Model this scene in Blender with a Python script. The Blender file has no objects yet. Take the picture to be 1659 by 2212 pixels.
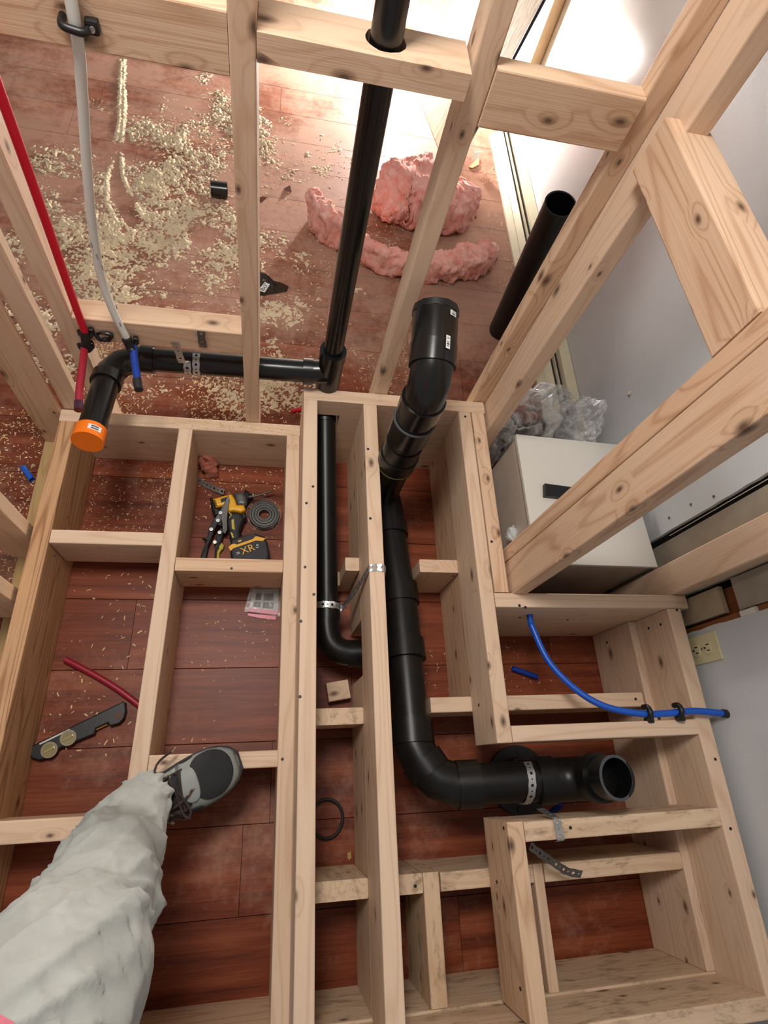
import bpy, bmesh, math, random
import numpy as np
from mathutils import Vector, Matrix, noise as mnoise

random.seed(7)
SC = bpy.context.scene
COL = SC.collection
# ------------------------------------------------------------------ camera
CAM_H = 1.626
F_PX = 1213.64
ROT = ((0.9800424728161155, -0.044443834111178505, 0.1937562827006437),
       (0.039804104775383584, -0.9110742208336696, -0.4103162163202328),
       (0.19476238014438008, 0.40983961465653834, -0.8911223852752641))
cam_d = bpy.data.cameras.new('camera')
cam = bpy.data.objects.new('camera', cam_d)
COL.objects.link(cam)
cam_d.sensor_fit = 'VERTICAL'
cam_d.sensor_height = 24.0
cam_d.lens = F_PX / 2212.0 * 24.0
cam_d.clip_start = 0.02
m = Matrix.Identity(4)
for i in range(3):
    m[i][0] = ROT[0][i]
    m[i][1] = -ROT[1][i]
    m[i][2] = -ROT[2][i]
m[2][3] = CAM_H
cam.matrix_world = m
SC.camera = cam

# ------------------------------------------------------------------ world, exposure, room light
SC.view_settings.view_transform = 'Standard'
SC.view_settings.look = 'None'
SC.view_settings.gamma = 1.0
SC.view_settings.use_curve_mapping = False
SC.view_settings.exposure = 0.24
SC.cycles.use_adaptive_sampling = True
SC.cycles.adaptive_threshold = 0.04
SC.cycles.max_bounces = 5
SC.cycles.diffuse_bounces = 2
SC.cycles.glossy_bounces = 2
SC.cycles.transmission_bounces = 2
SC.cycles.transparent_max_bounces = 6
SC.cycles.caustics_reflective = False
SC.cycles.caustics_refractive = False
world = bpy.data.worlds.new('world')
SC.world = world
world.use_nodes = True
bg = world.node_tree.nodes['Background']
bg.inputs[0].default_value = (1.0, 0.985, 0.96, 1)
bg.inputs[1].default_value = 0.25


def area_light(name, loc, target, size, size_y, power, color):
    ld = bpy.data.lights.new(name, 'AREA')
    ld.shape = 'RECTANGLE'
    ld.size = size
    ld.size_y = size_y
    ld.energy = power
    ld.color = color
    o = bpy.data.objects.new(name, ld)
    COL.objects.link(o)
    o.location = loc
    o.rotation_euler = (Vector(target) - Vector(loc)).to_track_quat('-Z', 'Y').to_euler()
    return o


# ceiling fixture of the room the photographer stands in
area_light('ceiling_fixture_light', (-0.25, 0.70, 2.45), (-0.05, 0.55, 0.0), 0.55, 0.35, 25, (1.0, 0.965, 0.91))


# ------------------------------------------------------------------ geometry helpers
def ray(x, y):
    a, b = (x - 829.5) / F_PX, (y - 1106.0) / F_PX
    return Vector([ROT[0][i] * a + ROT[1][i] * b + ROT[2][i] for i in range(3)])


def G(x, y, z=0.0):
    """point of the plane at height z that a survey mark of the photograph falls on"""
    r = ray(x, y)
    return Vector((0, 0, CAM_H)) + r * ((z - CAM_H) / r.z)


def GY(x, y, yy):
    r = ray(x, y)
    return Vector((0, 0, CAM_H)) + r * (yy / r.y)


def GX(x, y, xx):
    r = ray(x, y)
    return Vector((0, 0, CAM_H)) + r * (xx / r.x)


def link(o, parent=None):
    COL.objects.link(o)
    if parent is not None:
        o.parent = parent
        o.matrix_parent_inverse = parent_world(parent).inverted()
    return o


def parent_world(p):
    w = p.matrix_basis.copy()
    if p.parent is not None:
        w = parent_world(p.parent) @ p.matrix_parent_inverse @ w
    return w


def tag(o, label=None, cat=None, group=None, kind=None):
    if label:
        o['label'] = label
    if cat:
        o['category'] = cat
    if group:
        o['group'] = group
    if kind:
        o['kind'] = kind
    return o


def thing(name, loc, label, cat, group=None, kind=None):
    o = bpy.data.objects.new(name, None)
    o.empty_display_size = 0.05
    o.location = loc
    COL.objects.link(o)
    return tag(o, label, cat, group, kind)


def mesh_obj(name, verts, faces, mat, parent=None, smooth=False, loc=None):
    """verts in world coordinates; the object's origin is put at loc or at the mesh's centre"""
    vs = [Vector(v) for v in verts]
    if loc is None:
        mn = [min(v[i] for v in vs) for i in range(3)]
        mx = [max(v[i] for v in vs) for i in range(3)]
        loc = Vector([(mn[i] + mx[i]) / 2 for i in range(3)])
    loc = Vector(loc)
    me = bpy.data.meshes.new(name)
    me.from_pydata([tuple(v - loc) for v in vs], [], faces)
    me.update()
    if smooth:
        me.polygons.foreach_set('use_smooth', [True] * len(me.polygons))
    me.materials.append(mat)
    o = bpy.data.objects.new(name, me)
    o.location = loc
    link(o, parent)
    return o


def bm_obj(name, bm, mat, parent=None, smooth=False, matrix=None):
    bmesh.ops.recalc_face_normals(bm, faces=bm.faces)
    me = bpy.data.meshes.new(name)
    bm.to_mesh(me)
    bm.free()
    if smooth:
        me.polygons.foreach_set('use_smooth', [True] * len(me.polygons))
    me.materials.append(mat)
    o = bpy.data.objects.new(name, me)
    if matrix is not None:
        o.matrix_basis = matrix
    link(o, parent)
    return o


def box(name, x0, x1, y0, y1, z0, z1, mat, parent=None, bevel=0.0, seg=2):
    bm = bmesh.new()
    bmesh.ops.create_cube(bm, size=1.0)
    bmesh.ops.scale(bm, vec=(abs(x1 - x0), abs(y1 - y0), abs(z1 - z0)), verts=bm.verts)
    if bevel > 0:
        bmesh.ops.bevel(bm, geom=list(bm.edges), offset=bevel, segments=seg, affect='EDGES', profile=0.6)
    return bm_obj(name, bm, mat, parent, matrix=Matrix.Translation(((x0 + x1) / 2, (y0 + y1) / 2, (z0 + z1) / 2)))


def lumber(name, p0, p1, side, w, h, mat, parent=None, bevel=0.003):
    """a board from p0 to p1 (centre line); w across `side`, h across the third direction; local X runs along the grain"""
    p0, p1 = Vector(p0), Vector(p1)
    d = p1 - p0
    L = d.length
    ex = d.normalized()
    ez = ex.cross(Vector(side)).normalized()
    ey = ez.cross(ex)
    bm = bmesh.new()
    bmesh.ops.create_cube(bm, size=1.0)
    bmesh.ops.scale(bm, vec=(L, w, h), verts=bm.verts)
    lng = [e for e in bm.edges if abs((e.verts[0].co - e.verts[1].co).x) > L * 0.5]
    sht = [e for e in bm.edges if e not in lng]
    bmesh.ops.bevel(bm, geom=lng, offset=bevel, segments=2, affect='EDGES', profile=0.5)
    mt = Matrix((ex, ey, ez)).transposed().to_4x4()
    mt.translation = (p0 + p1) / 2
    return bm_obj(name, bm, mat, parent, matrix=mt)


def bxl(name, x0, x1, y0, y1, z0, z1, mat, parent=None, bevel=0.003):
    """axis aligned board, grain along its longest side"""
    dx, dy, dz = x1 - x0, y1 - y0, z1 - z0
    cx, cy, cz = (x0 + x1) / 2, (y0 + y1) / 2, (z0 + z1) / 2
    if dx >= dy and dx >= dz:
        return lumber(name, (x0, cy, cz), (x1, cy, cz), (0, 1, 0), dy, dz, mat, parent, bevel)
    if dy >= dx and dy >= dz:
        return lumber(name, (cx, y0, cz), (cx, y1, cz), (1, 0, 0), dx, dz, mat, parent, bevel)
    return lumber(name, (cx, cy, z0), (cx, cy, z1), (1, 0, 0), dx, dy, mat, parent, bevel)


def prism(name, pts, z0, z1, mat, parent=None, bevel=0.0, zf=None, seg=2):
    """outline in plan, extruded from z0 to z1 (zf adds a height to each corner)"""
    bm = bmesh.new()
    zf = zf or (lambda x, y: 0.0)
    a = [bm.verts.new((p[0], p[1], z0 + zf(p[0], p[1]))) for p in pts]
    b = [bm.verts.new((p[0], p[1], z1 + zf(p[0], p[1]))) for p in pts]
    n = len(pts)
    bm.faces.new(a)
    top = bm.faces.new(b)
    for i in range(n):
        bm.faces.new((a[i], a[(i + 1) % n], b[(i + 1) % n], b[i]))
    bmesh.ops.recalc_face_normals(bm, faces=bm.faces)
    if bevel > 0:
        bmesh.ops.bevel(bm, geom=list(top.edges), offset=bevel, segments=seg, affect='EDGES', profile=0.5)
    c = Vector((sum(p[0] for p in pts) / n, sum(p[1] for p in pts) / n, (z0 + z1) / 2))
    bmesh.ops.translate(bm, vec=-c, verts=bm.verts)
    return bm_obj(name, bm, mat, parent, matrix=Matrix.Translation(c))


def plate_xz(name, outline, y0, y1, mat, parent=None):
    """outline in X-Z extruded along Y (boards with a notch)"""
    bm = bmesh.new()
    a = [bm.verts.new((p[0], y0, p[1])) for p in outline]
    b = [bm.verts.new((p[0], y1, p[1])) for p in outline]
    n = len(outline)
    bm.faces.new(a)
    bm.faces.new(b)
    for i in range(n):
        bm.faces.new((a[i], a[(i + 1) % n], b[(i + 1) % n], b[i]))
    c = Vector((sum(p[0] for p in outline) / n, (y0 + y1) / 2, sum(p[1] for p in outline) / n))
    bmesh.ops.translate(bm, vec=-c, verts=bm.verts)
    bmesh.ops.triangulate(bm, faces=[f for f in bm.faces if len(f.verts) > 4])
    return bm_obj(name, bm, mat, parent, matrix=Matrix.Translation(c))


def spline(pts, per=8):
    P = [Vector(p) for p in pts]
    if len(P) < 3:
        return P
    out = []
    for i in range(len(P) - 1):
        a = P[i - 1] if i > 0 else P[i] * 2 - P[i + 1]
        b, c = P[i], P[i + 1]
        d = P[i + 2] if i + 2 < len(P) else P[i + 1] * 2 - P[i]
        for k in range(per):
            t = k / per
            out.append(0.5 * ((2 * b) + (c - a) * t + (2 * a - 5 * b + 4 * c - d) * t * t + (3 * b - a - 3 * c + d) * t ** 3))
    out.append(P[-1])
    return out


def frames(pts):
    T = []
    for i in range(len(pts)):
        a, b = pts[max(0, i - 1)], pts[min(len(pts) - 1, i + 1)]
        T.append((b - a).normalized())
    n = T[0].orthogonal().normalized()
    N = [n]
    for i in range(1, len(pts)):
        n = N[-1] - T[i] * N[-1].dot(T[i])
        n.normalize()
        N.append(n)
    return T, N


def tube(name, pts, r, mat, parent=None, seg=20, smooth_path=0, hollow=None, r_in=None):
    """round tube along pts; r number or list; hollow: wall thickness (open ends), else closed caps"""
    P = spline(pts, smooth_path) if smooth_path else [Vector(p) for p in pts]
    n = len(P)
    if isinstance(r, (list, tuple)):
        m0 = len(r)
        R = [r[min(m0 - 1, int(i * (m0 - 1) / (n - 1)))] + (r[min(m0 - 1, int(i * (m0 - 1) / (n - 1)) + 1)] - r[min(m0 - 1, int(i * (m0 - 1) / (n - 1)))]) * ((i * (m0 - 1) / (n - 1)) % 1.0) for i in range(n)]
    else:
        R = [r] * n
    T, N = frames(P)
    V, Fc = [], []

    def rings(off, flip):
        base = len(V)
        for i in range(n):
            B = T[i].cross(N[i])
            for k in range(seg):
                a = 2 * math.pi * k / seg
                V.append(P[i] + (N[i] * math.cos(a) + B * math.sin(a)) * (R[i] - off))
        for i in range(n - 1):
            for k in range(seg):
                q = (base + i * seg + k, base + i * seg + (k + 1) % seg, base + (i + 1) * seg + (k + 1) % seg, base + (i + 1) * seg + k)
                Fc.append(q[::-1] if flip else q)
        return base
    b0 = rings(0.0, False)
    if hollow:
        b1 = rings(hollow, True)
        for k in range(seg):
            k2 = (k + 1) % seg
            Fc.append((b0 + k2, b0 + k, b1 + k, b1 + k2))
            e0, e1 = b0 + (n - 1) * seg, b1 + (n - 1) * seg
            Fc.append((e0 + k, e0 + k2, e1 + k2, e1 + k))
    else:
        Fc.append(tuple(range(seg))[::-1])
        Fc.append(tuple(b0 + (n - 1) * seg + k for k in range(seg)))
    o = mesh_obj(name, V, Fc, mat, parent, smooth=True)
    flat_caps(o)
    return o


def flat_caps(o):
    md = o.modifiers.new('edge_split', 'EDGE_SPLIT')
    md.split_angle = math.radians(40)


def strap(name, pts, wdir, mat, parent=None, width=0.019, pitch=0.0125, thick=0.0012, per=6):
    """perforated steel strap: a ribbon with real holes along pts; wdir is the width direction (one vector or one per point)"""
    P = spline(pts, per) if len(pts) > 2 else [Vector(p) for p in pts]
    W = [Vector(w) for w in wdir] if isinstance(wdir, list) else [Vector(wdir)] * len(pts)
    if len(W) != len(P):
        W = [W[min(len(W) - 1, int(i * (len(W) - 1) / max(1, len(P) - 1)))].lerp(W[min(len(W) - 1, int(i * (len(W) - 1) / max(1, len(P) - 1)) + 1)], (i * (len(W) - 1) / max(1, len(P) - 1)) % 1.0) for i in range(len(P))]
    S = [0.0]
    for i in range(1, len(P)):
        S.append(S[-1] + (P[i] - P[i - 1]).length)
    total = S[-1]

    def at(u):
        u = max(0.0, min(total, u))
        for i in range(1, len(S)):
            if u <= S[i] or i == len(S) - 1:
                t = (u - S[i - 1]) / max(1e-9, S[i] - S[i - 1])
                return P[i - 1].lerp(P[i], t), W[i - 1].lerp(W[i], t).normalized()
    nm = max(1, int(round(total / pitch)))
    pitch = total / nm
    V, Fc = [], []
    for k in range(nm):
        hr = (0.0036 if k % 2 == 0 else 0.0019)
        wide = 1.0 if k % 2 == 0 else 0.84
        base = len(V)
        outer = [(-.5, -.5), (0, -.5), (.5, -.5), (.5, 0), (.5, .5), (0, .5), (-.5, .5), (-.5, 0)]
        for j, (a, b) in enumerate(outer):
            wf = wide if a == 0 else 0.92
            c, w = at((k + .5 + a) * pitch)
            V.append(c + w * (b * width * wf))
        for j in range(8):
            ang = math.radians(-135 + 45 * j)
            c, w = at((k + .5) * pitch + hr * math.cos(ang))
            V.append(c + w * (hr * math.sin(ang)))
        for j in range(8):
            j2 = (j + 1) % 8
            Fc.append((base + j, base + j2, base + 8 + j2, base + 8 + j))
    o = mesh_obj(name, V, Fc, mat, parent)
    md = o.modifiers.new('thickness', 'SOLIDIFY')
    md.thickness = thick
    md.offset = 0
    return o


def text_mesh(name, body, size, matrix, mat, parent=None):
    cu = bpy.data.curves.new(name, 'FONT')
    cu.body = body
    cu.size = size
    cu.align_x = 'CENTER'
    cu.align_y = 'CENTER'
    cu.extrude = 0.0002
    t = bpy.data.objects.new(name + '_tmp', cu)
    COL.objects.link(t)
    dg = bpy.context.evaluated_depsgraph_get()
    me = bpy.data.meshes.new_from_object(t.evaluated_get(dg))
    bpy.data.objects.remove(t)
    bpy.data.curves.remove(cu)
    me.materials.clear()
    me.materials.append(mat)
    o = bpy.data.objects.new(name, me)
    o.matrix_basis = matrix
    link(o, parent)
    return o


def frame_matrix(origin, xdir, ydir):
    x = Vector(xdir).normalized()
    z = x.cross(Vector(ydir)).normalized()
    y = z.cross(x)
    mt = Matrix((x, y, z)).transposed().to_4x4()
    mt.translation = Vector(origin)
    return mt


# ------------------------------------------------------------------ materials
MATS = {}


def new_mat(name):
    mt = bpy.data.materials.new(name)
    mt.use_nodes = True
    MATS[name] = mt
    nt = mt.node_tree
    return mt, nt, nt.nodes['Principled BSDF']


def N(nt, typ, **kw):
    n = nt.nodes.new(typ)
    for k, v in kw.items():
        if k.startswith('i_'):
            key = k[2:]
            key = int(key) if key.isdigit() else key.replace('_', ' ')
            n.inputs[key].default_value = v
        else:
            setattr(n, k, v)
    return n


def L(nt, a, b):
    nt.links.new(a, b)


def srgb(r, g, b):
    f = lambda c: (c / 255 / 12.92) if c / 255 <= 0.04045 else ((c / 255 + 0.055) / 1.055) ** 2.4
    return (f(r), f(g), f(b), 1)


def ramp(nt, stops, interp='LINEAR'):
    r = nt.nodes.new('ShaderNodeValToRGB')
    r.color_ramp.interpolation = interp
    els = r.color_ramp.elements
    while len(els) < len(stops):
        els.new(0.5)
    for e, (p, c) in zip(els, stops):
        e.position = p
        e.color = c if len(c) == 4 else (*c, 1)
    return r


def math_n(nt, op, a, b=None, clamp=False):
    n = nt.nodes.new('ShaderNodeMath')
    n.operation = op
    n.use_clamp = clamp
    for i, v in enumerate((a, b)):
        if v is None:
            continue
        if isinstance(v, (int, float)):
            n.inputs[i].default_value = v
        else:
            nt.links.new(v, n.inputs[i])
    return n.outputs[0]


def mix_c(nt, fac, a, b, mode='MIX'):
    n = nt.nodes.new('ShaderNodeMix')
    n.data_type = 'RGBA'
    n.blend_type = mode
    for sock, v in ((n.inputs[0], fac), (n.inputs[6], a), (n.inputs[7], b)):
        if isinstance(v, (int, float)):
            sock.default_value = v
        elif isinstance(v, tuple):
            sock.default_value = v
        else:
            nt.links.new(v, sock)
    return n.outputs[2]


def plain(name, col, rough=0.5, metal=0.0, spec=0.5, bump=0.0, bump_scale=200, var=0.0, coat=0.0):
    mt, nt, p = new_mat(name)
    p.inputs['Base Color'].default_value = col
    p.inputs['Roughness'].default_value = rough
    p.inputs['Metallic'].default_value = metal
    p.inputs['Specular IOR Level'].default_value = spec
    p.inputs['Coat Weight'].default_value = coat
    tc = N(nt, 'ShaderNodeTexCoord')
    if var > 0:
        nz = N(nt, 'ShaderNodeTexNoise', i_Scale=14.0, i_Detail=5.0)
        L(nt, tc.outputs['Object'], nz.inputs['Vector'])
        r = ramp(nt, [(0.3, tuple(c * (1 - var) for c in col[:3])), (0.75, tuple(min(1, c * (1 + var)) for c in col[:3]))])
        L(nt, nz.outputs[0], r.inputs[0])
        L(nt, r.outputs[0], p.inputs['Base Color'])
    if bump > 0:
        nz = N(nt, 'ShaderNodeTexNoise', i_Scale=float(bump_scale), i_Detail=4.0)
        L(nt, tc.outputs['Object'], nz.inputs['Vector'])
        b = N(nt, 'ShaderNodeBump', i_Strength=bump, i_Distance=0.002)
        L(nt, nz.outputs[0], b.inputs['Height'])
        L(nt, b.outputs[0], p.inputs['Normal'])
    return mt


def wood(name, light, dark, knot=0.72, stain=0.0, contrast=1.0, rough=0.62):
    """spruce lumber: grain along local X, growth rings, fibres and knots; every board differs by its object's random number"""
    mt, nt, p = new_mat(name)
    tc = N(nt, 'ShaderNodeTexCoord')
    oi = N(nt, 'ShaderNodeObjectInfo')
    off = N(nt, 'ShaderNodeCombineXYZ')
    L(nt, math_n(nt, 'MULTIPLY', oi.outputs['Random'], 37.0), off.inputs[0])
    L(nt, math_n(nt, 'MULTIPLY', oi.outputs['Random'], 91.0), off.inputs[1])
    L(nt, math_n(nt, 'MULTIPLY', oi.outputs['Random'], 53.0), off.inputs[2])
    add = N(nt, 'ShaderNodeVectorMath', operation='ADD')
    L(nt, tc.outputs['Object'], add.inputs[0])
    L(nt, off.outputs[0], add.inputs[1])

    def scaled(s):
        v = N(nt, 'ShaderNodeVectorMath', operation='MULTIPLY')
        L(nt, add.outputs[0], v.inputs[0])
        v.inputs[1].default_value = s
        return v.outputs[0]
    # knots
    vo = N(nt, 'ShaderNodeTexVoronoi', i_Scale=1.0)
    vo.voronoi_dimensions = '2D'
    sx = N(nt, 'ShaderNodeSeparateXYZ')
    L(nt, add.outputs[0], sx.inputs[0])
    kv = N(nt, 'ShaderNodeCombineXYZ')
    L(nt, math_n(nt, 'MULTIPLY', sx.outputs[0], 8.0), kv.inputs[0])
    L(nt, math_n(nt, 'MULTIPLY', math_n(nt, 'ADD', sx.outputs[1], sx.outputs[2]), 15.0), kv.inputs[1])
    L(nt, kv.outputs[0], vo.inputs['Vector'])
    sel = N(nt, 'ShaderNodeSeparateColor')
    L(nt, vo.outputs['Color'], sel.inputs[0])
    is_knot = math_n(nt, 'GREATER_THAN', sel.outputs[0], knot)
    size = math_n(nt, 'MULTIPLY_ADD', sel.outputs[1], 0.10)
    size.node.inputs[2].default_value = 0.06
    dist = math_n(nt, 'DIVIDE', vo.outputs['Distance'], size)
    core = math_n(nt, 'MULTIPLY', math_n(nt, 'SUBTRACT', 1.25, dist, True), is_knot, True)
    halo = math_n(nt, 'MULTIPLY', math_n(nt, 'SUBTRACT', 1.0, math_n(nt, 'MULTIPLY', dist, 0.28), True), is_knot, True)
    # growth rings bent round the knots
    nz = N(nt, 'ShaderNodeTexNoise', i_Scale=1.0, i_Detail=1.0, i_Roughness=0.45)
    L(nt, scaled((1.0, 12.0, 12.0)), nz.inputs['Vector'])
    bent = math_n(nt, 'ADD', nz.outputs[0], math_n(nt, 'MULTIPLY', halo, 0.16))
    ring = math_n(nt, 'SINE', math_n(nt, 'MULTIPLY', bent, 78.0))
    ring = math_n(nt, 'POWER', math_n(nt, 'MULTIPLY_ADD', ring, 0.5), 5.0)
    ring.node.inputs[0].links[0].from_node.inputs[2].default_value = 0.5
    # fibres
    nf = N(nt, 'ShaderNodeTexNoise', i_Scale=1.0, i_Detail=1.0)
    L(nt, scaled((9.0, 420.0, 420.0)), nf.inputs['Vector'])
    nb = N(nt, 'ShaderNodeTexNoise', i_Scale=1.0, i_Detail=2.0)
    L(nt, scaled((3.0, 12.0, 12.0)), nb.inputs['Vector'])
    grain = math_n(nt, 'ADD', math_n(nt, 'MULTIPLY', ring, 0.30 * contrast), math_n(nt, 'MULTIPLY', math_n(nt, 'SUBTRACT', nf.outputs[0], 0.35), 0.40 * contrast))
    grain = math_n(nt, 'ADD', grain, math_n(nt, 'MULTIPLY', math_n(nt, 'SUBTRACT', nb.outputs[0], 0.5), 0.45), True)
    c = mix_c(nt, grain, light, dark)
    # board to board tint
    tint = ramp(nt, [(0.0, (1.0, 0.96, 0.91)), (0.5, (0.96, 0.92, 0.88)), (1.0, (0.98, 0.89, 0.80))])
    L(nt, oi.outputs['Random'], tint.inputs[0])
    c = mix_c(nt, 1.0, c, tint.outputs[0], 'MULTIPLY')
    c = mix_c(nt, math_n(nt, 'MULTIPLY', halo, 0.16), c, srgb(150, 98, 60))
    c = mix_c(nt, math_n(nt, 'MULTIPLY', core, 0.85), c, srgb(70, 42, 28))
    if stain > 0:
        ns = N(nt, 'ShaderNodeTexNoise', i_Scale=1.0, i_Detail=8.0, i_Roughness=0.7)
        L(nt, scaled((14.0, 40.0, 40.0)), ns.inputs['Vector'])
        r = ramp(nt, [(0.52, (0, 0, 0)), (0.68, (1, 1, 1))])
        L(nt, ns.outputs[0], r.inputs[0])
        c = mix_c(nt, math_n(nt, 'MULTIPLY', r.outputs[0], stain), c, srgb(92, 70, 45))
    L(nt, c, p.inputs['Base Color'])
    p.inputs['Roughness'].default_value = rough
    p.inputs['Specular IOR Level'].default_value = 0.3
    b = N(nt, 'ShaderNodeBump', i_Strength=0.25, i_Distance=0.0008)
    L(nt, nf.outputs[0], b.inputs['Height'])
    L(nt, b.outputs[0], p.inputs['Normal'])
    return mt


WOOD = wood('spruce', srgb(231, 205, 181), srgb(194, 152, 120), knot=0.82)
WOOD2 = wood('spruce_grainy', srgb(228, 198, 170), srgb(176, 126, 92), knot=0.66, contrast=1.35)
WOODD = wood('spruce_dirty', srgb(228, 202, 174), srgb(186, 146, 112), stain=0.6)
WOODR = wood('fir_rough', srgb(212, 174, 136), srgb(138, 96, 66), knot=0.8, contrast=1.9)
WOODP = wood('plate_rough', srgb(188, 158, 112), srgb(150, 118, 78), knot=0.95, contrast=1.2, rough=0.85)
OLDWOOD = wood('old_stud', srgb(150, 95, 58), srgb(110, 62, 36), knot=0.9)
CAVITY = plain('cavity_shade', (0.02, 0.015, 0.012, 1), 0.9)  # near-black colour paints the shade deep in the torn wall slit


def laminate():
    mt, nt, p = new_mat('cherry_laminate')
    tc = N(nt, 'ShaderNodeTexCoord')
    oi = N(nt, 'ShaderNodeObjectInfo')
    ge = N(nt, 'ShaderNodeNewGeometry')
    off = N(nt, 'ShaderNodeCombineXYZ')
    for i, k in enumerate((41.0, 67.0, 29.0)):
        L(nt, math_n(nt, 'MULTIPLY', oi.outputs['Random'], k), off.inputs[i])
    add = N(nt, 'ShaderNodeVectorMath', operation='ADD')
    L(nt, tc.outputs['Object'], add.inputs[0])
    L(nt, off.outputs[0], add.inputs[1])

    def scaled(src, s):
        v = N(nt, 'ShaderNodeVectorMath', operation='MULTIPLY')
        L(nt, src, v.inputs[0])
        v.inputs[1].default_value = s
        return v.outputs[0]
    n1 = N(nt, 'ShaderNodeTexNoise', i_Scale=1.0, i_Detail=4.0, i_Roughness=0.55)
    L(nt, scaled(add.outputs[0], (1.6, 26.0, 1.0)), n1.inputs['Vector'])
    n2 = N(nt, 'ShaderNodeTexNoise', i_Scale=1.0, i_Detail=3.0)
    L(nt, scaled(add.outputs[0], (12.0, 260.0, 1.0)), n2.inputs['Vector'])
    g = math_n(nt, 'ADD', math_n(nt, 'MULTIPLY', n1.outputs[0], 0.8), math_n(nt, 'MULTIPLY', n2.outputs[0], 0.3))
    r = ramp(nt, [(0.35, srgb(88, 38, 22)), (0.55, srgb(126, 62, 38)), (0.78, srgb(158, 88, 58))])
    L(nt, g, r.inputs[0])
    tint = ramp(nt, [(0.0, (0.90, 0.88, 0.86)), (1.0, (1.08, 1.04, 1.02))])
    L(nt, oi.outputs['Random'], tint.inputs[0])
    c = mix_c(nt, 1.0, r.outputs[0], tint.outputs[0], 'MULTIPLY')
    # construction dust lying on the boards, in drifts of its own shape (world space)
    d1 = N(nt, 'ShaderNodeTexNoise', i_Scale=3.1, i_Detail=6.0, i_Roughness=0.68)
    L(nt, ge.outputs['Position'], d1.inputs['Vector'])
    d2 = N(nt, 'ShaderNodeTexNoise', i_Scale=38.0, i_Detail=5.0, i_Roughness=0.7)
    L(nt, ge.outputs['Position'], d2.inputs['Vector'])
    sep = N(nt, 'ShaderNodeSeparateXYZ')
    L(nt, ge.outputs['Position'], sep.inputs[0])
    far = N(nt, 'ShaderNodeMapRange', i_1=0.95, i_2=1.5, i_3=0.0, i_4=0.20)
    L(nt, sep.outputs[1], far.inputs[0])
    dm = math_n(nt, 'ADD', math_n(nt, 'ADD', math_n(nt, 'MULTIPLY', d1.outputs[0], 0.72), math_n(nt, 'MULTIPLY', d2.outputs[0], 0.28)), far.outputs[0])
    for (bx_, by_, br_, ba_) in ((-0.05, -0.19, 0.17, 0.13), (-0.16, 0.19, 0.09, 0.09), (-0.95, 0.80, 0.40, 0.12), (0.17, 0.02, 0.12, 0.10), (-0.45, 0.02, 0.14, 0.07), (0.95, 1.95, 0.5, 0.08)):
        dv_ = N(nt, 'ShaderNodeVectorMath', operation='DISTANCE')
        L(nt, ge.outputs['Position'], dv_.inputs[0])
        dv_.inputs[1].default_value = (bx_, by_, 0.0)
        mr_ = N(nt, 'ShaderNodeMapRange', i_1=0.0, i_2=br_, i_3=ba_, i_4=0.0)
        L(nt, dv_.outputs['Value'], mr_.inputs[0])
        dm = math_n(nt, 'ADD', dm, mr_.outputs[0])
    dr = ramp(nt, [(0.53, (0, 0, 0)), (0.62, (0.25, 0.25, 0.25)), (0.74, (0.8, 0.8, 0.8))])
    L(nt, dm, dr.inputs[0])
    c = mix_c(nt, math_n(nt, 'MULTIPLY', dr.outputs[0], 0.76), c, srgb(196, 158, 138))
    L(nt, c, p.inputs['Base Color'])
    rr = math_n(nt, 'MULTIPLY_ADD', dr.outputs[0], 0.42)
    rr.node.inputs[2].default_value = 0.42
    L(nt, rr, p.inputs['Roughness'])
    p.inputs['Specular IOR Level'].default_value = 0.25
    b = N(nt, 'ShaderNodeBump', i_Strength=0.12, i_Distance=0.001)
    L(nt, d2.outputs[0], b.inputs['Height'])
    L(nt, b.outputs[0], p.inputs['Normal'])
    return mt


LAM = laminate()


def paint_wall():
    mt, nt, p = new_mat('white_semi_gloss_paint')
    tc = N(nt, 'ShaderNodeTexCoord')
    n = N(nt, 'ShaderNodeTexNoise', i_Scale=130.0, i_Detail=4.0, i_Roughness=0.6)
    L(nt, tc.outputs['Object'], n.inputs['Vector'])
    n2 = N(nt, 'ShaderNodeTexNoise', i_Scale=3.0, i_Detail=4.0)
    L(nt, tc.outputs['Object'], n2.inputs['Vector'])
    r = ramp(nt, [(0.3, srgb(196, 198, 201)), (0.7, srgb(208, 210, 213))])
    L(nt, n2.outputs[0], r.inputs[0])
    L(nt, r.outputs[0], p.inputs['Base Color'])
    p.inputs['Roughness'].default_value = 0.22
    p.inputs['Specular IOR Level'].default_value = 0.5
    b = N(nt, 'ShaderNodeBump', i_Strength=0.16, i_Distance=0.0015)
    L(nt, n.outputs[0], b.inputs['Height'])
    L(nt, b.outputs[0], p.inputs['Normal'])
    return mt


WALLP = paint_wall()
ABS = plain('black_abs', (0.006, 0.006, 0.0065, 1), 0.24, spec=0.5, bump=0.03, bump_scale=60)
ABSD = plain('black_abs_dusty', (0.006, 0.0057, 0.0055, 1), 0.36, spec=0.35, var=0.5, bump=0.06, bump_scale=70)
ABSCUT = plain('abs_cut_rim', (0.07, 0.075, 0.08, 1), 0.5)
INNER = plain('bore_shade', (0.003, 0.003, 0.003, 1), 0.9, spec=0.1)  # near-black stands in for the shade inside open pipe ends
ORANGE = plain('orange_cap', srgb(245, 120, 18), 0.38, var=0.08)
PAPER = plain('sticker_white', srgb(225, 225, 222), 0.5)
INK = plain('ink_black', (0.012, 0.012, 0.014, 1), 0.6)
REDPEX = plain('red_pex', srgb(205, 8, 42), 0.35)
REDOLD = plain('red_pex_stub', srgb(150, 25, 45), 0.4)
WHITEPEX = plain('white_pex', srgb(225, 226, 220), 0.35)
BLUEPEX = plain('blue_pex', srgb(22, 86, 190), 0.35)
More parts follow.
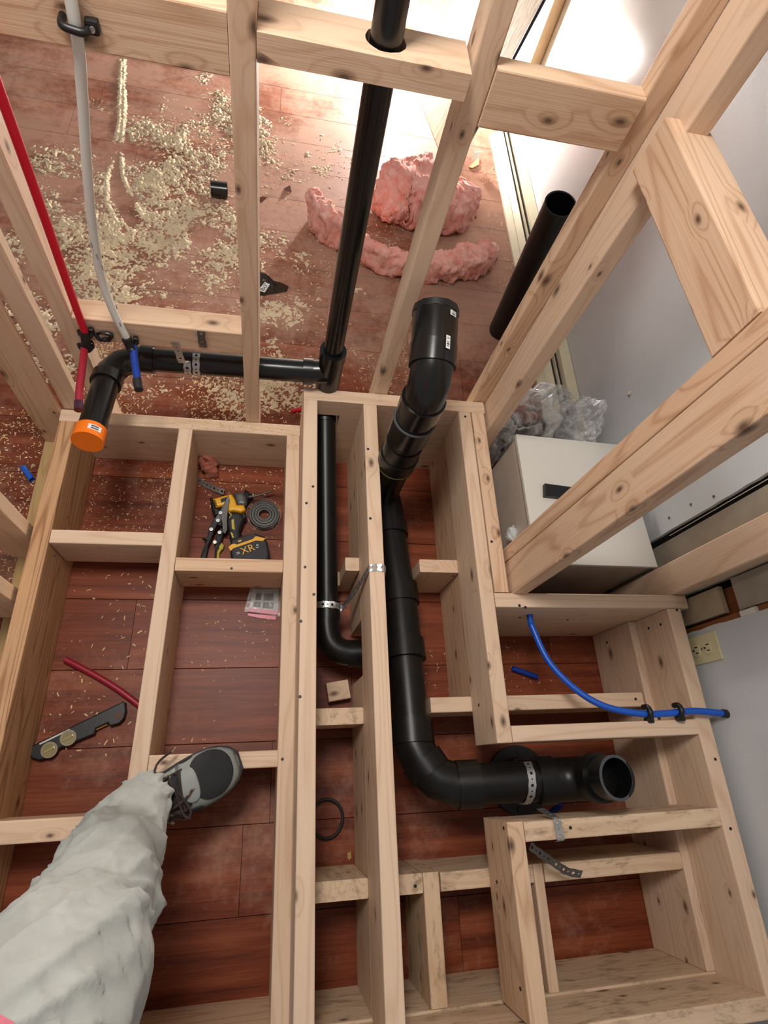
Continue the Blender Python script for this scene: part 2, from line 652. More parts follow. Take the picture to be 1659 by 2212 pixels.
BLUED = plain('blue_pex_dark', srgb(18, 58, 150), 0.4)
BLACKP = plain('black_plastic', (0.006, 0.0055, 0.006, 1), 0.42, bump=0.08, bump_scale=120)
DARKR = plain('dark_rubber', (0.014, 0.014, 0.016, 1), 0.6)
STEEL = plain('galvanised_steel', (0.55, 0.55, 0.54, 1), 0.38, metal=0.9, var=0.2)
STEELD = plain('dull_steel', (0.16, 0.15, 0.14, 1), 0.45, metal=0.85, var=0.3)
GREYM = plain('grey_cast_metal', (0.13, 0.13, 0.125, 1), 0.5, metal=0.4, var=0.2)
YELLOW = plain('tool_yellow', srgb(240, 176, 28), 0.42, var=0.06)
YELLOWG = plain('grip_yellow', srgb(196, 170, 60), 0.55)
CREAM = plain('cream_aluminium', srgb(222, 212, 184), 0.28, var=0.04)
GROOVE = plain('groove_dark', srgb(40, 32, 30), 0.6)
IVORY = plain('ivory_plate', srgb(214, 205, 165), 0.35)
SLOT = plain('slot_black', (0.01, 0.01, 0.01, 1), 0.7)
LATH = plain('pitted_gypsum_lath', srgb(186, 168, 138), 0.9, bump=0.6, bump_scale=60, var=0.12)
LATHG = plain('grey_gypsum_lath', srgb(168, 158, 142), 0.9, bump=0.6, bump_scale=60, var=0.12)
PLASTER = plain('plaster_edge', srgb(222, 216, 206), 0.9, bump=0.5, bump_scale=90)
CABW = plain('white_cabinet', srgb(224, 218, 208), 0.35, bump=0.04, bump_scale=200)
CABS = plain('cabinet_side', srgb(206, 190, 176), 0.5, var=0.05)
CABB = plain('cabinet_edge', srgb(160, 134, 112), 0.6)
SAWD = plain('sawdust', srgb(222, 202, 170), 0.95, var=0.18, bump=0.5, bump_scale=400)
FLAKE = plain('wood_shavings', srgb(226, 192, 146), 0.9, var=0.25)
PINKP = plain('pink_plastic', srgb(200, 30, 80), 0.3)
CARD = plain('printed_card', srgb(188, 180, 172), 0.55)
CARDP = plain('card_print', srgb(105, 98, 98), 0.6)
KRAFT = plain('torn_cardboard', srgb(205, 160, 110), 0.8)
TSHIRT = plain('pink_cotton', srgb(214, 120, 140), 0.9, bump=0.3, bump_scale=300)
SHOEG = plain('shoe_grey', srgb(104, 106, 104), 0.55, var=0.14, bump=0.15, bump_scale=250)
SHOEL = plain('shoe_light_grey', srgb(138, 142, 138), 0.5, var=0.10)
SHOEB = plain('shoe_black_mesh', (0.018, 0.018, 0.02, 1), 0.85, bump=0.5, bump_scale=500)
SOLE = plain('shoe_sole', (0.03, 0.03, 0.03, 1), 0.75)
LACE = plain('lace_brown', srgb(58, 42, 38), 0.85, var=0.6)
LACEL = plain('lace_tan', srgb(150, 124, 98), 0.85)
TABG = plain('pale_green_tab', srgb(205, 208, 165), 0.7)
BULBBASE = plain('lamp_grey', (0.25, 0.24, 0.22, 1), 0.5)


def fabric():
    mt, nt, p = new_mat('grey_work_cotton')
    tc = N(nt, 'ShaderNodeTexCoord')
    n = N(nt, 'ShaderNodeTexNoise', i_Scale=9.0, i_Detail=6.0, i_Roughness=0.6)
    L(nt, tc.outputs['Object'], n.inputs['Vector'])
    r = ramp(nt, [(0.30, srgb(142, 144, 139)), (0.55, srgb(162, 165, 160)), (0.75, srgb(182, 185, 181))])
    L(nt, n.outputs[0], r.inputs[0])
    v = N(nt, 'ShaderNodeTexNoise', i_Scale=60.0, i_Detail=3.0)
    L(nt, tc.outputs['Object'], v.inputs['Vector'])
    sp = ramp(nt, [(0.72, (0, 0, 0)), (0.78, (1, 1, 1))])
    L(nt, v.outputs[0], sp.inputs[0])
    c = mix_c(nt, math_n(nt, 'MULTIPLY', sp.outputs[0], 0.5), r.outputs[0], srgb(225, 225, 222))
    L(nt, c, p.inputs['Base Color'])
    p.inputs['Roughness'].default_value = 0.92
    p.inputs['Sheen Weight'].default_value = 0.15
    w = N(nt, 'ShaderNodeTexNoise', i_Scale=700.0, i_Detail=2.0)
    L(nt, tc.outputs['Object'], w.inputs['Vector'])
    b = N(nt, 'ShaderNodeBump', i_Strength=0.2, i_Distance=0.001)
    L(nt, w.outputs[0], b.inputs['Height'])
    L(nt, b.outputs[0], p.inputs['Normal'])
    return mt


FABRIC = fabric()


def fluffy(name, a, b):
    mt, nt, p = new_mat(name)
    tc = N(nt, 'ShaderNodeTexCoord')
    n = N(nt, 'ShaderNodeTexNoise', i_Scale=22.0, i_Detail=8.0, i_Roughness=0.7)
    L(nt, tc.outputs['Object'], n.inputs['Vector'])
    r = ramp(nt, [(0.32, a), (0.65, b)])
    L(nt, n.outputs[0], r.inputs[0])
    L(nt, r.outputs[0], p.inputs['Base Color'])
    p.inputs['Roughness'].default_value = 1.0
    f = N(nt, 'ShaderNodeTexNoise', i_Scale=140.0, i_Detail=6.0, i_Roughness=0.75)
    L(nt, tc.outputs['Object'], f.inputs['Vector'])
    bu = N(nt, 'ShaderNodeBump', i_Strength=0.9, i_Distance=0.004)
    L(nt, f.outputs[0], bu.inputs['Height'])
    L(nt, bu.outputs[0], p.inputs['Normal'])
    return mt


PINKI = fluffy('pink_glass_wool', srgb(242, 146, 130), srgb(253, 200, 188))


def clear_film(name, alpha=0.35, rough=0.12):
    mt, nt, p = new_mat(name)
    p.inputs['Base Color'].default_value = (0.95, 0.96, 0.97, 1)
    p.inputs['Roughness'].default_value = rough
    p.inputs['Specular IOR Level'].default_value = 0.9
    tc = N(nt, 'ShaderNodeTexCoord')
    n = N(nt, 'ShaderNodeTexNoise', i_Scale=11.0, i_Detail=4.0, i_Roughness=0.55, i_Distortion=1.5)
    L(nt, tc.outputs['Object'], n.inputs['Vector'])
    n2 = N(nt, 'ShaderNodeTexNoise', i_Scale=24.0, i_Detail=4.0, i_Distortion=2.0)
    L(nt, tc.outputs['Object'], n2.inputs['Vector'])
    bu = N(nt, 'ShaderNodeBump', i_Strength=0.35, i_Distance=0.012)
    L(nt, n2.outputs[0], bu.inputs['Height'])
    L(nt, bu.outputs[0], p.inputs['Normal'])
    r = ramp(nt, [(0.40, (alpha * 0.22,) * 3), (0.60, (min(1, alpha * 2.1),) * 3)])
    L(nt, n.outputs[0], r.inputs[0])
    L(nt, r.outputs[0], p.inputs['Alpha'])
    return mt


FILM = clear_film('crumpled_clear_film', 0.42)
BLIST = clear_film('clear_blister', 0.14, 0.05)


def rough_panel():
    mt, nt, p = new_mat('rough_sawn_panel')
    tc = N(nt, 'ShaderNodeTexCoord')
    v = N(nt, 'ShaderNodeVectorMath', operation='MULTIPLY')
    L(nt, tc.outputs['Object'], v.inputs[0])
    v.inputs[1].default_value = (4.0, 40.0, 4.0)
    n = N(nt, 'ShaderNodeTexNoise', i_Scale=2.2, i_Detail=8.0, i_Roughness=0.72, i_Distortion=1.2)
    L(nt, v.outputs[0], n.inputs['Vector'])
    r = ramp(nt, [(0.34, srgb(150, 122, 92)), (0.5, srgb(205, 184, 154)), (0.7, srgb(226, 210, 186))])
    L(nt, n.outputs[0], r.inputs[0])
    L(nt, r.outputs[0], p.inputs['Base Color'])
    p.inputs['Roughness'].default_value = 0.8
    b = N(nt, 'ShaderNodeBump', i_Strength=0.8, i_Distance=0.006)
    L(nt, n.outputs[0], b.inputs['Height'])
    L(nt, b.outputs[0], p.inputs['Normal'])
    return mt


PANEL = rough_panel()


def emit(name, col, s):
    mt = bpy.data.materials.new(name)
    mt.use_nodes = True
    nt = mt.node_tree
    nt.nodes.clear()
    e = nt.nodes.new('ShaderNodeEmission')
    e.inputs[0].default_value = col
    e.inputs[1].default_value = s
    o = nt.nodes.new('ShaderNodeOutputMaterial')
    nt.links.new(e.outputs[0], o.inputs[0])
    return mt


BULB = emit("lit_bulb", (1.0, 0.96, 0.90, 1), 2800.0)

# ================================================================== THE SETTING
LO, UP = 0.200, 0.345          # tops of the low and of the raised floor framing
WX = 1.10                      # face of the right wall

floor = thing('floor', (0, 1.5, 0), 'cherry red laminate floor littered with sawdust', None, kind='structure')
box('floor_base', -2.4, WX + 0.10, -1.3, 4.2, -0.03, -0.0095, plain('underlay', srgb(60, 34, 24), 0.9), floor)
rng = random.Random(3)
PW, PL = 0.19, 1.22
row = 0
y = 0.26 - 8 * PW
while y < 4.1:
    x = -2.4 - rng.uniform(0, PL)
    if row == 8:
        x = -2.4 - 0.40
    while x < WX - 0.01:
        xa, xb = max(x, -2.4), min(x + PL, WX - 0.004)
        if xb - xa > 0.02:
            bxl('plank', xa + 0.0006, xb - 0.0006, y + 0.0007, y + PW - 0.0007, -0.009, 0.0, LAM, floor, bevel=0.0007)
        x += PL
    y += PW
    row += 1

# right wall: painted drywall, a strip of it torn out where the partition meets it
wall = thing('wall_right', (WX, 1.5, 0), 'white painted drywall with a strip torn out beside the studs', None, kind='structure')


def drywall(name, y0, y1, ragged_lo=False, ragged_hi=False):
    """sheet in the plane X = WX, 12 mm thick, with a ragged cut at one end"""
    zs = [i * 0.03 for i in range(81)]
    r2 = random.Random(int(abs(y0) * 100) + 5)
    lo = [y0 + (r2.uniform(-0.0012, 0.0012) if ragged_lo else 0) for z in zs]
    hi = [y1 + (r2.uniform(-0.002, 0.002) if ragged_hi else 0) for z in zs]
    V, Fc = [], []
    for i, z in enumerate(zs):
        V += [(WX, lo[i], z), (WX, hi[i], z), (WX + 0.012, hi[i], z), (WX + 0.012, lo[i], z)]
    for i in range(len(zs) - 1):
        for k in range(4):
            a, b = 4 * i + k, 4 * i + (k + 1) % 4
            Fc.append((a, a + 4, b + 4, b))
    Fc += [(0, 1, 2, 3), tuple(4 * (len(zs) - 1) + k for k in (3, 2, 1, 0))]
    o = mesh_obj(name, V, Fc, WALLP, wall)
    return o


drywall('drywall_sheet', 0.566, 4.2, ragged_lo=True)
drywall('drywall_sheet', -1.3, 0.283, ragged_hi=True)
bxl('gypsum_lath', WX + 0.016, WX + 0.030, 0.385, 0.550, 0.0, 2.4, LATHG, wall, bevel=0.001)
bxl('gypsum_lath', WX + 0.010, WX + 0.024, 0.306, 0.374, 0.0, 0.445, LATH, wall, bevel=0.002)
bxl('gypsum_lath', WX + 0.010, WX + 0.024, 0.300, 0.380, 0.492, 2.4, LATHG, wall, bevel=0.002)
bxl('old_wall_stud', WX + 0.034, WX + 0.075, 0.272, 0.37, 0.0, 2.4, OLDWOOD, wall)
bxl('cavity_back', WX + 0.060, WX + 0.075, 0.3705, 0.60, 0.0, 2.4, CAVITY, wall)
bxl('torn_paper_edge', WX + 0.010, WX + 0.012, 0.5570, 0.5590, 0.33, 2.4, PLASTER, wall, bevel=0.001)
bxl('old_wall_batten', WX + 0.012, WX + 0.033, 0.284, 0.298, 0.0, 2.4, OLDWOOD, wall, bevel=0.001)
bxl('plaster_edge', WX - 0.001, WX + 0.010, 0.281, 0.296, 0.50, 0.545, PLASTER, wall, bevel=0.003)
# screw heads and a dent in the paint
for (yy, zz) in ((0.60, 0.36), (0.60, 0.45), (0.585, 0.53)):
    tube('screw_head', [(WX - 0.0008, yy, zz), (WX + 0.002, yy, zz)], 0.004, STEELD, wall, seg=10)
dent = GX(1360, 850, WX)
tube('torn_paint', [dent + Vector((-0.001, 0, 0)), dent + Vector((0.002, 0, 0))], [0.006, 0.011], PLASTER, wall, seg=9)
tube('nail_hole', [dent + Vector((-0.0016, -0.004, -0.006)), dent + Vector((0.002, -0.004, -0.006))], 0.0035, OLDWOOD, wall, seg=8)

wall_b = box('wall_back', -2.4, WX + 0.01, 4.12, 4.2, 0, 2.4, plain('beige_wall', srgb(206, 198, 186), 0.8), None)
tag(wall_b, 'pale far wall at the end of the room', None, kind='structure')

# duplex outlet
out = thing('wall_outlet', (WX, 0.234, 0.355), 'ivory duplex outlet on the white wall beside the wooden rim', 'outlet')
box('cover_plate', WX - 0.006, WX, 0.199, 0.269, 0.297, 0.413, IVORY, out, bevel=0.002)
for zc in (0.335, 0.376):
    V = []
    n = 20
    for k in range(n):
        a = 2 * math.pi * k / n
        V.append((0.234 + 0.017 * math.cos(a), zc + max(-0.0125, min(0.0125, 0.017 * math.sin(a)))))
    bm = bmesh.new()
    va = [bm.verts.new((WX - 0.0085, p[0], p[1])) for p in V]
    vb = [bm.verts.new((WX - 0.004, p[0], p[1])) for p in V]
    bm.faces.new(va)
    for k in range(n):
        bm.faces.new((va[k], va[(k + 1) % n], vb[(k + 1) % n], vb[k]))
    rc = bm_obj('receptacle', bm, IVORY, out)
    box('slot', WX - 0.0095, WX - 0.008, 0.2400, 0.2425, zc - 0.001, zc + 0.009, SLOT, rc)
    box('slot', WX - 0.0095, WX - 0.008, 0.2255, 0.2280, zc - 0.001, zc + 0.008, SLOT, rc)
    tube('ground_hole', [(WX - 0.0095, 0.234, zc - 0.007), (WX - 0.008, 0.234, zc - 0.007)], 0.003, SLOT, rc, seg=10)
tube('screw', [(WX - 0.0075, 0.234, 0.3555), (WX - 0.005, 0.234, 0.3555)], 0.003, STEEL, out, seg=10)

# sliding door sill with its two grooves along the foot of the wall
sill = thing('sliding_door_sill', (1.04, 1.9, 0), 'cream aluminium sliding door sill with two dark grooves along the white wall', 'door sill')
Y0, Y1 = 0.93, 2.83


def profile_bar(name, prof, mat):
    bm = bmesh.new()
    a = [bm.verts.new((p[0], Y0, p[1])) for p in prof]
    b = [bm.verts.new((p[0], Y1, p[1])) for p in prof]
    n = len(prof)
    bm.faces.new(a)
    bm.faces.new(b)
    for i in range(n):
        bm.faces.new((a[i], a[(i + 1) % n], b[(i + 1) % n], b[i]))
    bmesh.ops.triangulate(bm, faces=[f for f in bm.faces if len(f.verts) > 4])
    return bm_obj(name, bm, mat, sill)


profile_bar('nosing', [(0.985, 0), (0.985, 0.010), (1.006, 0.026), (1.009, 0.030), (1.012, 0.028), (1.032, 0.052), (1.032, 0)], CREAM)
profile_bar('groove', [(1.032, 0), (1.032, 0.040), (1.066, 0.048), (1.066, 0)], GROOVE)
profile_bar('rail', [(1.0455, 0.040), (1.0455, 0.060), (1.0485, 0.060), (1.0485, 0.040)], CREAM)
profile_bar('back_rail', [(1.0645, 0), (1.0645, 0.075), (1.068, 0.077), (1.098, 0.088), (1.098, 0)], CREAM)
jamb = box('trim_1', 1.05, 1.099, 2.83, 2.99, 0, 2.3, plain('tan_jamb', srgb(214, 178, 132), 0.45), None, bevel=0.003)
tag(jamb, 'tan door jamb at the far end of the sill', None, kind='structure')

# ================================================================== LOW FLOOR FRAME (left)
ff = thing('low_floor_frame', (-0.25, 0.2, 0), 'lower wooden floor frame with two bays, under the boot on the left', 'floor frame')
lumber('joist', (-0.5555, 0.889, LO / 2), (-0.5735, -0.50, LO / 2), (1, 0, 0), 0.042, LO, WOODR, ff)
lumber('joist', (-0.249, 0.889, LO / 2), (-0.2735, -0.462, LO / 2), (1, 0, 0), 0.038, LO, WOOD, ff)
lumber('joist', (0.0515, 0.889, LO / 2), (0.0545, -0.462, LO / 2), (1, 0, 0), 0.038, LO, WOOD, ff)
bxl('rim_joist', -0.577, 0.0705, 0.889, 0.927, 0.0, LO, WOOD, ff)
bxl('rim_joist', -0.595, 0.0705, -0.50, -0.462, 0.0, LO, WOOD2, ff)
bxl('blocking', -0.537, -0.2735, 0.536, 0.572, LO - 0.14, LO, WOOD, ff)
bxl('blocking', -0.236, 0.0325, 0.470, 0.506, LO - 0.14, LO, WOOD2, ff)
bxl('blocking', -0.2445, 0.0345, 0.006, 0.042, LO - 0.14, LO, WOOD, ff)
bxl('blocking', -0.548, -0.2875, -0.113, -0.070, LO - 0.14, LO, WOOD, ff)

# ================================================================== RAISED FLOOR FRAME, two layers
bf = thing('lower_layer_frame', (0.58, 0.0, 0), 'bottom layer of the raised wooden floor frame, on the laminate', 'floor frame')
uf = thing('raised_floor_frame', (0.58, 0.0, LO), 'top layer of the raised wooden floor frame around the toilet drain', 'floor frame')
g = 0.0005
for (x0, x1, y0, y1, z0, z1, mt, par, nm) in (
    # bottom layer
    (0.0715, 0.109, -0.462, 0.917, 0, LO - g, WOOD, bf, 'joist'),
    (0.237, 0.274, 0.345, 0.917, 0, LO - g, WOOD, bf, 'joist'),
    (0.237, 0.274, -0.462, 0.205, 0, LO - g, WOOD, bf, 'joist'),
    (0.520, 0.557, 0.150, 0.917, 0, LO - g, WOOD2, bf, 'joist'),
    (0.110, 0.236, 0.092, 0.130, 0.06, LO - g, WOODD, bf, 'blocking'),
    (0.407, 1.004, 0.112, 0.149, 0.06, LO - g, WOOD, bf, 'blocking'),
    (0.198, 0.236, 0.479, 0.516, 0.0, LO - g, WOOD, bf, 'blocking'),
    (0.405, 0.519, 0.479, 0.516, 0.0, LO - g, WOOD, bf, 'blocking'),
    (0.110, 0.236, -0.261, -0.223, 0.0, LO - g, WOODD, bf, 'blocking'),
    (0.275, 0.3585, -0.261, -0.223, 0.0, LO - g, WOODD, bf, 'blocking'),
    (0.360, 0.397, -0.462, -0.223, 0.0, LO - g, WOODD, bf, 'joist'),
    (0.400, 0.621, -0.262, -0.225, 0.0, LO - g, WOODD, bf, 'blocking'),
    (0.623, 0.647, -0.462, -0.225, 0.0, LO - g, WOOD, bf, 'joist'),
    (0.649, 1.010, -0.263, -0.226, 0.0, LO - g, WOODD, bf, 'blocking'),
    (1.012, 1.049, -0.462, 0.342, 0, LO - g, WOOD, bf, 'rim_joist'),
    (0.558, 1.095, 0.343, 0.380, 0, LO - g, WOOD, bf, 'rim_joist'),
    (0.0715, 1.095, -0.500, -0.463, 0, LO - g, WOODD, bf, 'rim_joist'),
    # top layer
    (0.0715, 0.1095, -0.462, 0.917, LO, UP, WOOD, uf, 'joist'),
    (0.2365, 0.2745, -0.462, 0.917, LO, UP, WOOD, uf, 'joist'),
    (0.5135, 0.5505, 0.033, 0.917, LO, UP, WOOD, uf, 'joist'),
    (0.5535, 0.5920, 0.381, 0.917, LO, UP, WOOD2, uf, 'joist'),
    (0.5135, 0.5505, -0.462, -0.123, LO, UP, WOOD2, uf, 'joist'),
    (0.551, 1.031, 0.033, 0.068, LO, UP, WOOD, uf, 'blocking'),
    (0.551, 1.031, -0.162, -0.124, LO, UP, WOODD, uf, 'blocking'),
    (1.032, 1.072, -0.500, 0.342, LO, UP, WOOD, uf, 'rim_joist'),
    (0.0715, 1.031, -0.505, -0.467, LO, UP, WOODD, uf, 'rim_joist'),
):
    bxl(nm, x0, x1, y0, y1, z0, z1, mt, par)
HOLE = (0.686, 0.268)
bxl('rim_joist', 0.5515, 1.096, 0.343, 0.380, LO, UP, WOOD, uf)
# far rims with the notch for the drain
nx0, nx1, nz = 0.112, 0.178, 0.279
plate_xz('rim_joist', [(0.0715, 0), (nx0, 0), (nx0, LO - g), (0.0715, LO - g)], 0.9175, 0.955, WOOD, bf)
plate_xz('rim_joist', [(nx1, 0), (0.593, 0), (0.593, LO - g), (nx1, LO - g)], 0.9175, 0.955, WOOD, bf)
o = plate_xz('rim_joist', [(0.0715, LO), (nx0, LO), (nx0, nz), (nx1, nz), (nx1, LO), (0.594, LO), (0.594, UP), (0.0715, UP)], 0.9175, 0.955, WOOD, uf)

SCREW = plain('screw_black', (0.012, 0.010, 0.009, 1), 0.5)


def screws(parent, lst, fn):
    for (px, py, v) in lst:
        p = fn(px, py, v)
        d = (C_CAM - p).normalized()
        nrm = {G: Vector((0, 0, 1)), GX: Vector((-1 if p.x > 0 else 1, 0, 0)), GY: Vector((0, -1, 0) if p.y > 0 else (0, 1, 0))}[fn]
        tube('screw_head', [p - nrm * 0.001, p + nrm * 0.0007], 0.0036, SCREW, parent, seg=8)


C_CAM = Vector((0, 0, CAM_H))
screws(uf, [(676, 1051, UP), (662, 1087, UP), (659, 1225, UP), (678, 1284, UP), (650, 1342, UP), (648, 1505, UP), (1005, 900, UP), (1062, 1170, UP), (1122, 1308, UP), (1462, 1318, UP), (1135, 1312, UP), (1424, 1552, UP), (1545, 1640, UP), (1578, 1790, UP), (1232, 1788, UP), (800, 1120, UP), (795, 970, UP)], G)
screws(uf, [(1034, 1523, 0.5128), (1088, 1661 + 128, 0.5128), (1073, 1905, 0.5128), (1124, 2136, 0.5128)], GX)
screws(uf, [(1401, 1357, 1.0315), (1427, 1349, 1.0315)], GX)
screws(uf, [(1226, 1339, 0.3425), (1123, 1334, 0.3425)], GY)
screws(bf, [(1311, 1388, 1.0115), (1279, 1394, 1.0115)], GX)
screws(bf, [(897, 1914, LO), (1373, 1510, LO)], G)
screws(ff, [(500, 1228, LO), (610, 1640, LO), (118, 1200, LO)], G)

# ================================================================== STUD WALLS
sw = thing('stud_wall', (0.0, 0.96, 0), 'open stud wall of pale two-by-fours behind the floor frame', 'stud wall')
TOPZ = 2.30
bxl('stud', -0.0865, -0.0485, 0.928, 1.017, 0, TOPZ, WOOD, sw)
bxl('stud', 0.2695, 0.3070, 0.957, 1.022, 0, TOPZ, WOOD, sw)
bxl('stud', 0.5610, 0.6030, 0.9575, 0.993, 0, TOPZ, WOOD2, sw)
bxl('stud', -0.5720, -0.5250, 0.930, 0.958, 0, TOPZ, WOOD, sw)
bxl('stud', -0.4920, -0.4540, 0.936, 0.998, 0, TOPZ, WOOD, sw)
bxl('blocking', -0.640, -0.0870, 0.930, 0.968, 1.108, 1.190, WOOD2, sw)
bxl('blocking', 0.3075, 0.5605, 0.950, 0.988, 1.090, 1.178, WOOD2, sw)
bxl('blocking', -0.4535, -0.0870, 0.934, 0.990, 0.487, 0.560, WOOD, sw)
# block laid flat, bored for the vent pipe
VX, VY, VR = 0.137, 0.975, 0.0245
VR_HOLE = 0.031


def bored_block(name, x0, x1, y0, y1, z0, z1, cx, cy, r, mat, parent):
    n = 24
    V, Fc = [], []
    sq = []
    for k in range(n):
        a = 2 * math.pi * k / n + math.pi / n
        dx, dy = math.cos(a), math.sin(a)
        t = min((x1 - cx) / dx if dx > 0 else (x0 - cx) / dx, (y1 - cy) / dy if dy > 0 else (y0 - cy) / dy)
        sq.append((cx + dx * t, cy + dy * t))
    corners = [(x1, y1), (x0, y1), (x0, y0), (x1, y0)]
    for c in corners:
        k = min(range(n), key=lambda i: (sq[i][0] - c[0]) ** 2 + (sq[i][1] - c[1]) ** 2)
        sq[k] = c
    for z in (z0, z1):
        V += [(p[0], p[1], z) for p in sq]
        V += [(cx + r * math.cos(2 * math.pi * k / n + math.pi / n) * rng.uniform(0.97, 1.05), cy + r * math.sin(2 * math.pi * k / n + math.pi / n) * rng.uniform(0.97, 1.05), z) for k in range(n)]
    for k in range(n):
        k2 = (k + 1) % n
        Fc.append((k2, k, n + k, n + k2))
        Fc.append((2 * n + k, 2 * n + k2, 3 * n + k2, 3 * n + k))
        Fc.append((k, k2, 2 * n + k2, 2 * n + k))
        Fc.append((n + k2, n + k, 3 * n + k, 3 * n + k2))
    return mesh_obj(name, V, Fc, mat, parent)


bored_block('blocking', -0.048, 0.2655, 0.930, 1.019, 1.135, 1.173, VX, VY, VR_HOLE, WOOD, sw)

cw = thing('corner_stud_wall', (0.62, 0.66, 0), 'pair of leaning-in-view corner posts and brace block right of the drain cleanout', 'stud wall')
cw['label'] = 'short stud wall of doubled posts and one brace block beside the white box'
bxl('post', 0.6005, 0.6410, 0.868, 0.957, 0, TOPZ, WOOD, cw)
bxl('post', 0.6005, 0.6410, 0.378, 0.466, 0, TOPZ, WOOD2, cw)
bxl('post', 0.6005, 0.6895, 0.4675, 0.505, 0, TOPZ, WOOD2, cw)
lumber('brace_block', (0.612, 0.900, 1.140), (0.6350, 0.5055, 1.143), (1, 0, 0), 0.075, 0.089, WOOD2, cw)
en = bxl('end_stud', 1.061, 1.0985, 0.381, 0.467, 0, TOPZ, WOOD)
tag(en, 'single upright stud fixed to the torn strip of the white wall', 'stud')

lw = thing('left_stud_wall', (-0.62, 0.45, 0), 'stud wall along the left edge with its flat bottom plate', 'stud wall')
bxl('bottom_plate', -0.668, -0.580, -0.50, 0.955, 0.0, 0.038, WOODP, lw)
bxl('stud', -0.6650, -0.5770, 0.914, 0.9285, 0.0385, TOPZ, WOOD2, lw)
for yy in (0.552, 0.388):
    bxl('stud', -0.6800, -0.5920, yy, yy + 0.038, 0.0385, TOPZ, WOOD, lw)

# ================================================================== DRAIN PIPEWORK
dp = thing('drain_pipework', (0.33, 0.3, 0.0), 'black plastic drain and vent pipework running through the floor frame', 'pipework')
R2, R3 = 0.0302, 0.0445


def arc_patch(name, centre, axis, facing, r, half, length, mat, parent):
    """a sticker that follows a pipe's surface"""
    ax = Vector(axis).normalized()
    f = Vector(facing)
    f = (f - ax * f.dot(ax)).normalized()
    sd = ax.cross(f)
    V, Fc = [], []
    n = 6
    for i in range(n + 1):
        a = -half + 2 * half * i / n
        d = f * math.cos(a) + sd * math.sin(a)
        for t in (-0.5, 0.5):
            V.append(Vector(centre) + d * r + ax * (t * length))
    for i in range(n):
        Fc.append((2 * i, 2 * i + 1, 2 * i + 3, 2 * i + 2))
    return mesh_obj(name, V, Fc, mat, parent, smooth=True)


def barcode(centre, axis, facing, r, half, length, parent, bars=7):
    st = arc_patch('sticker', centre, axis, facing, r + 0.0004, half, length, PAPER, parent)
    ax = Vector(axis).normalized()
    for k in range(bars):
        t = (k + 0.5) / bars - 0.5
        if k == 3:
            continue
        arc_patch('barcode_bar', Vector(centre) + ax * (t * length * 0.75), axis, facing, r + 0.0008, half * 0.55, length * 0.05 * (1 + k % 2), INK, st)


def hub(a, b, r, mat=ABSD, parent=None, name='hub'):
    return tube(name, [a, b], r, mat, parent or dp, seg=28)


# vent stack, sanitary tee and horizontal arm
tube('vent_pipe', [(VX, VY, 0.44), (VX, VY, 2.30)], VR, ABS, dp, seg=28)
tee = tube('sanitary_tee', [(VX, VY, 0.30), (VX, VY, 0.47)], 0.0325, ABS, dp, seg=28)
hub((VX, VY, 0.452), (VX, VY, 0.486), 0.0345, ABS, tee, 'collar')
tube('branch', [(VX, VY, 0.40), (0.080, 0.975, 0.392)], 0.0325, ABS, tee, seg=28)
hub((0.092, 0.975, 0.393), (0.066, 0.975, 0.392), 0.0362, ABS, tee, 'collar')
tube('arm_pipe', [(0.085, 0.975, 0.3925), (-0.33, 0.975, 0.386)], R2, ABS, dp, seg=28)
elb = tube('elbow', [(-0.315, 0.975, 0.386), (-0.352, 0.972, 0.386), (-0.388, 0.951, 0.389), (-0.407, 0.918, 0.394), (-0.411, 0.888, 0.398)], 0.0330, ABS, dp, seg=28)
hub((-0.312, 0.975, 0.386), (-0.342, 0.975, 0.386), 0.0358, ABS, elb, 'collar')
hub((-0.4095, 0.905, 0.396), (-0.4115, 0.876, 0.401), 0.0362, ABS, elb, 'collar')
tube('stub_pipe', [(-0.410, 0.90, 0.398), (-0.414, 0.712, 0.430)], R2, ABS, dp, seg=28)
cap = tube('test_cap', [(-0.4135, 0.728, 0.4275), (-0.4145, 0.692, 0.4335)], 0.0345, ORANGE, dp, seg=32)
cap['label'] = 'bright orange test cap'
barcode((-0.414, 0.711, 0.430), (-0.001, -0.036, 0.006), (0.55, 0.1, 0.9), 0.0345, 0.42, 0.014, cap)
for k in range(1):
    pass
# low run under the frame to the main drain
tube('bend', [(VX, VY, 0.34), (VX, 0.973, 0.285), (0.139, 0.955, 0.252), (0.141, 0.92, 0.238)], R2 + 0.002, ABSD, dp, smooth_path=5)
tube('low_pipe', [(0.141, 0.93, 0.240), (0.150, 0.66, 0.165), (0.156, 0.37, 0.125)], R2, ABSD, dp, smooth_path=6, seg=26)
e2 = tube('long_elbow', [(0.156, 0.405, 0.128), (0.156, 0.35, 0.124), (0.164, 0.308, 0.121), (0.188, 0.283, 0.120), (0.225, 0.274, 0.120), (0.262, 0.274, 0.121)], 0.0335, ABSD, dp, smooth_path=5, seg=26)
hub((0.156, 0.41, 0.128), (0.156, 0.365, 0.124), 0.0355, ABSD, e2, 'collar')
hub((0.212, 0.274, 0.120), (0.260, 0.274, 0.121), 0.0358, ABSD, e2, 'collar')
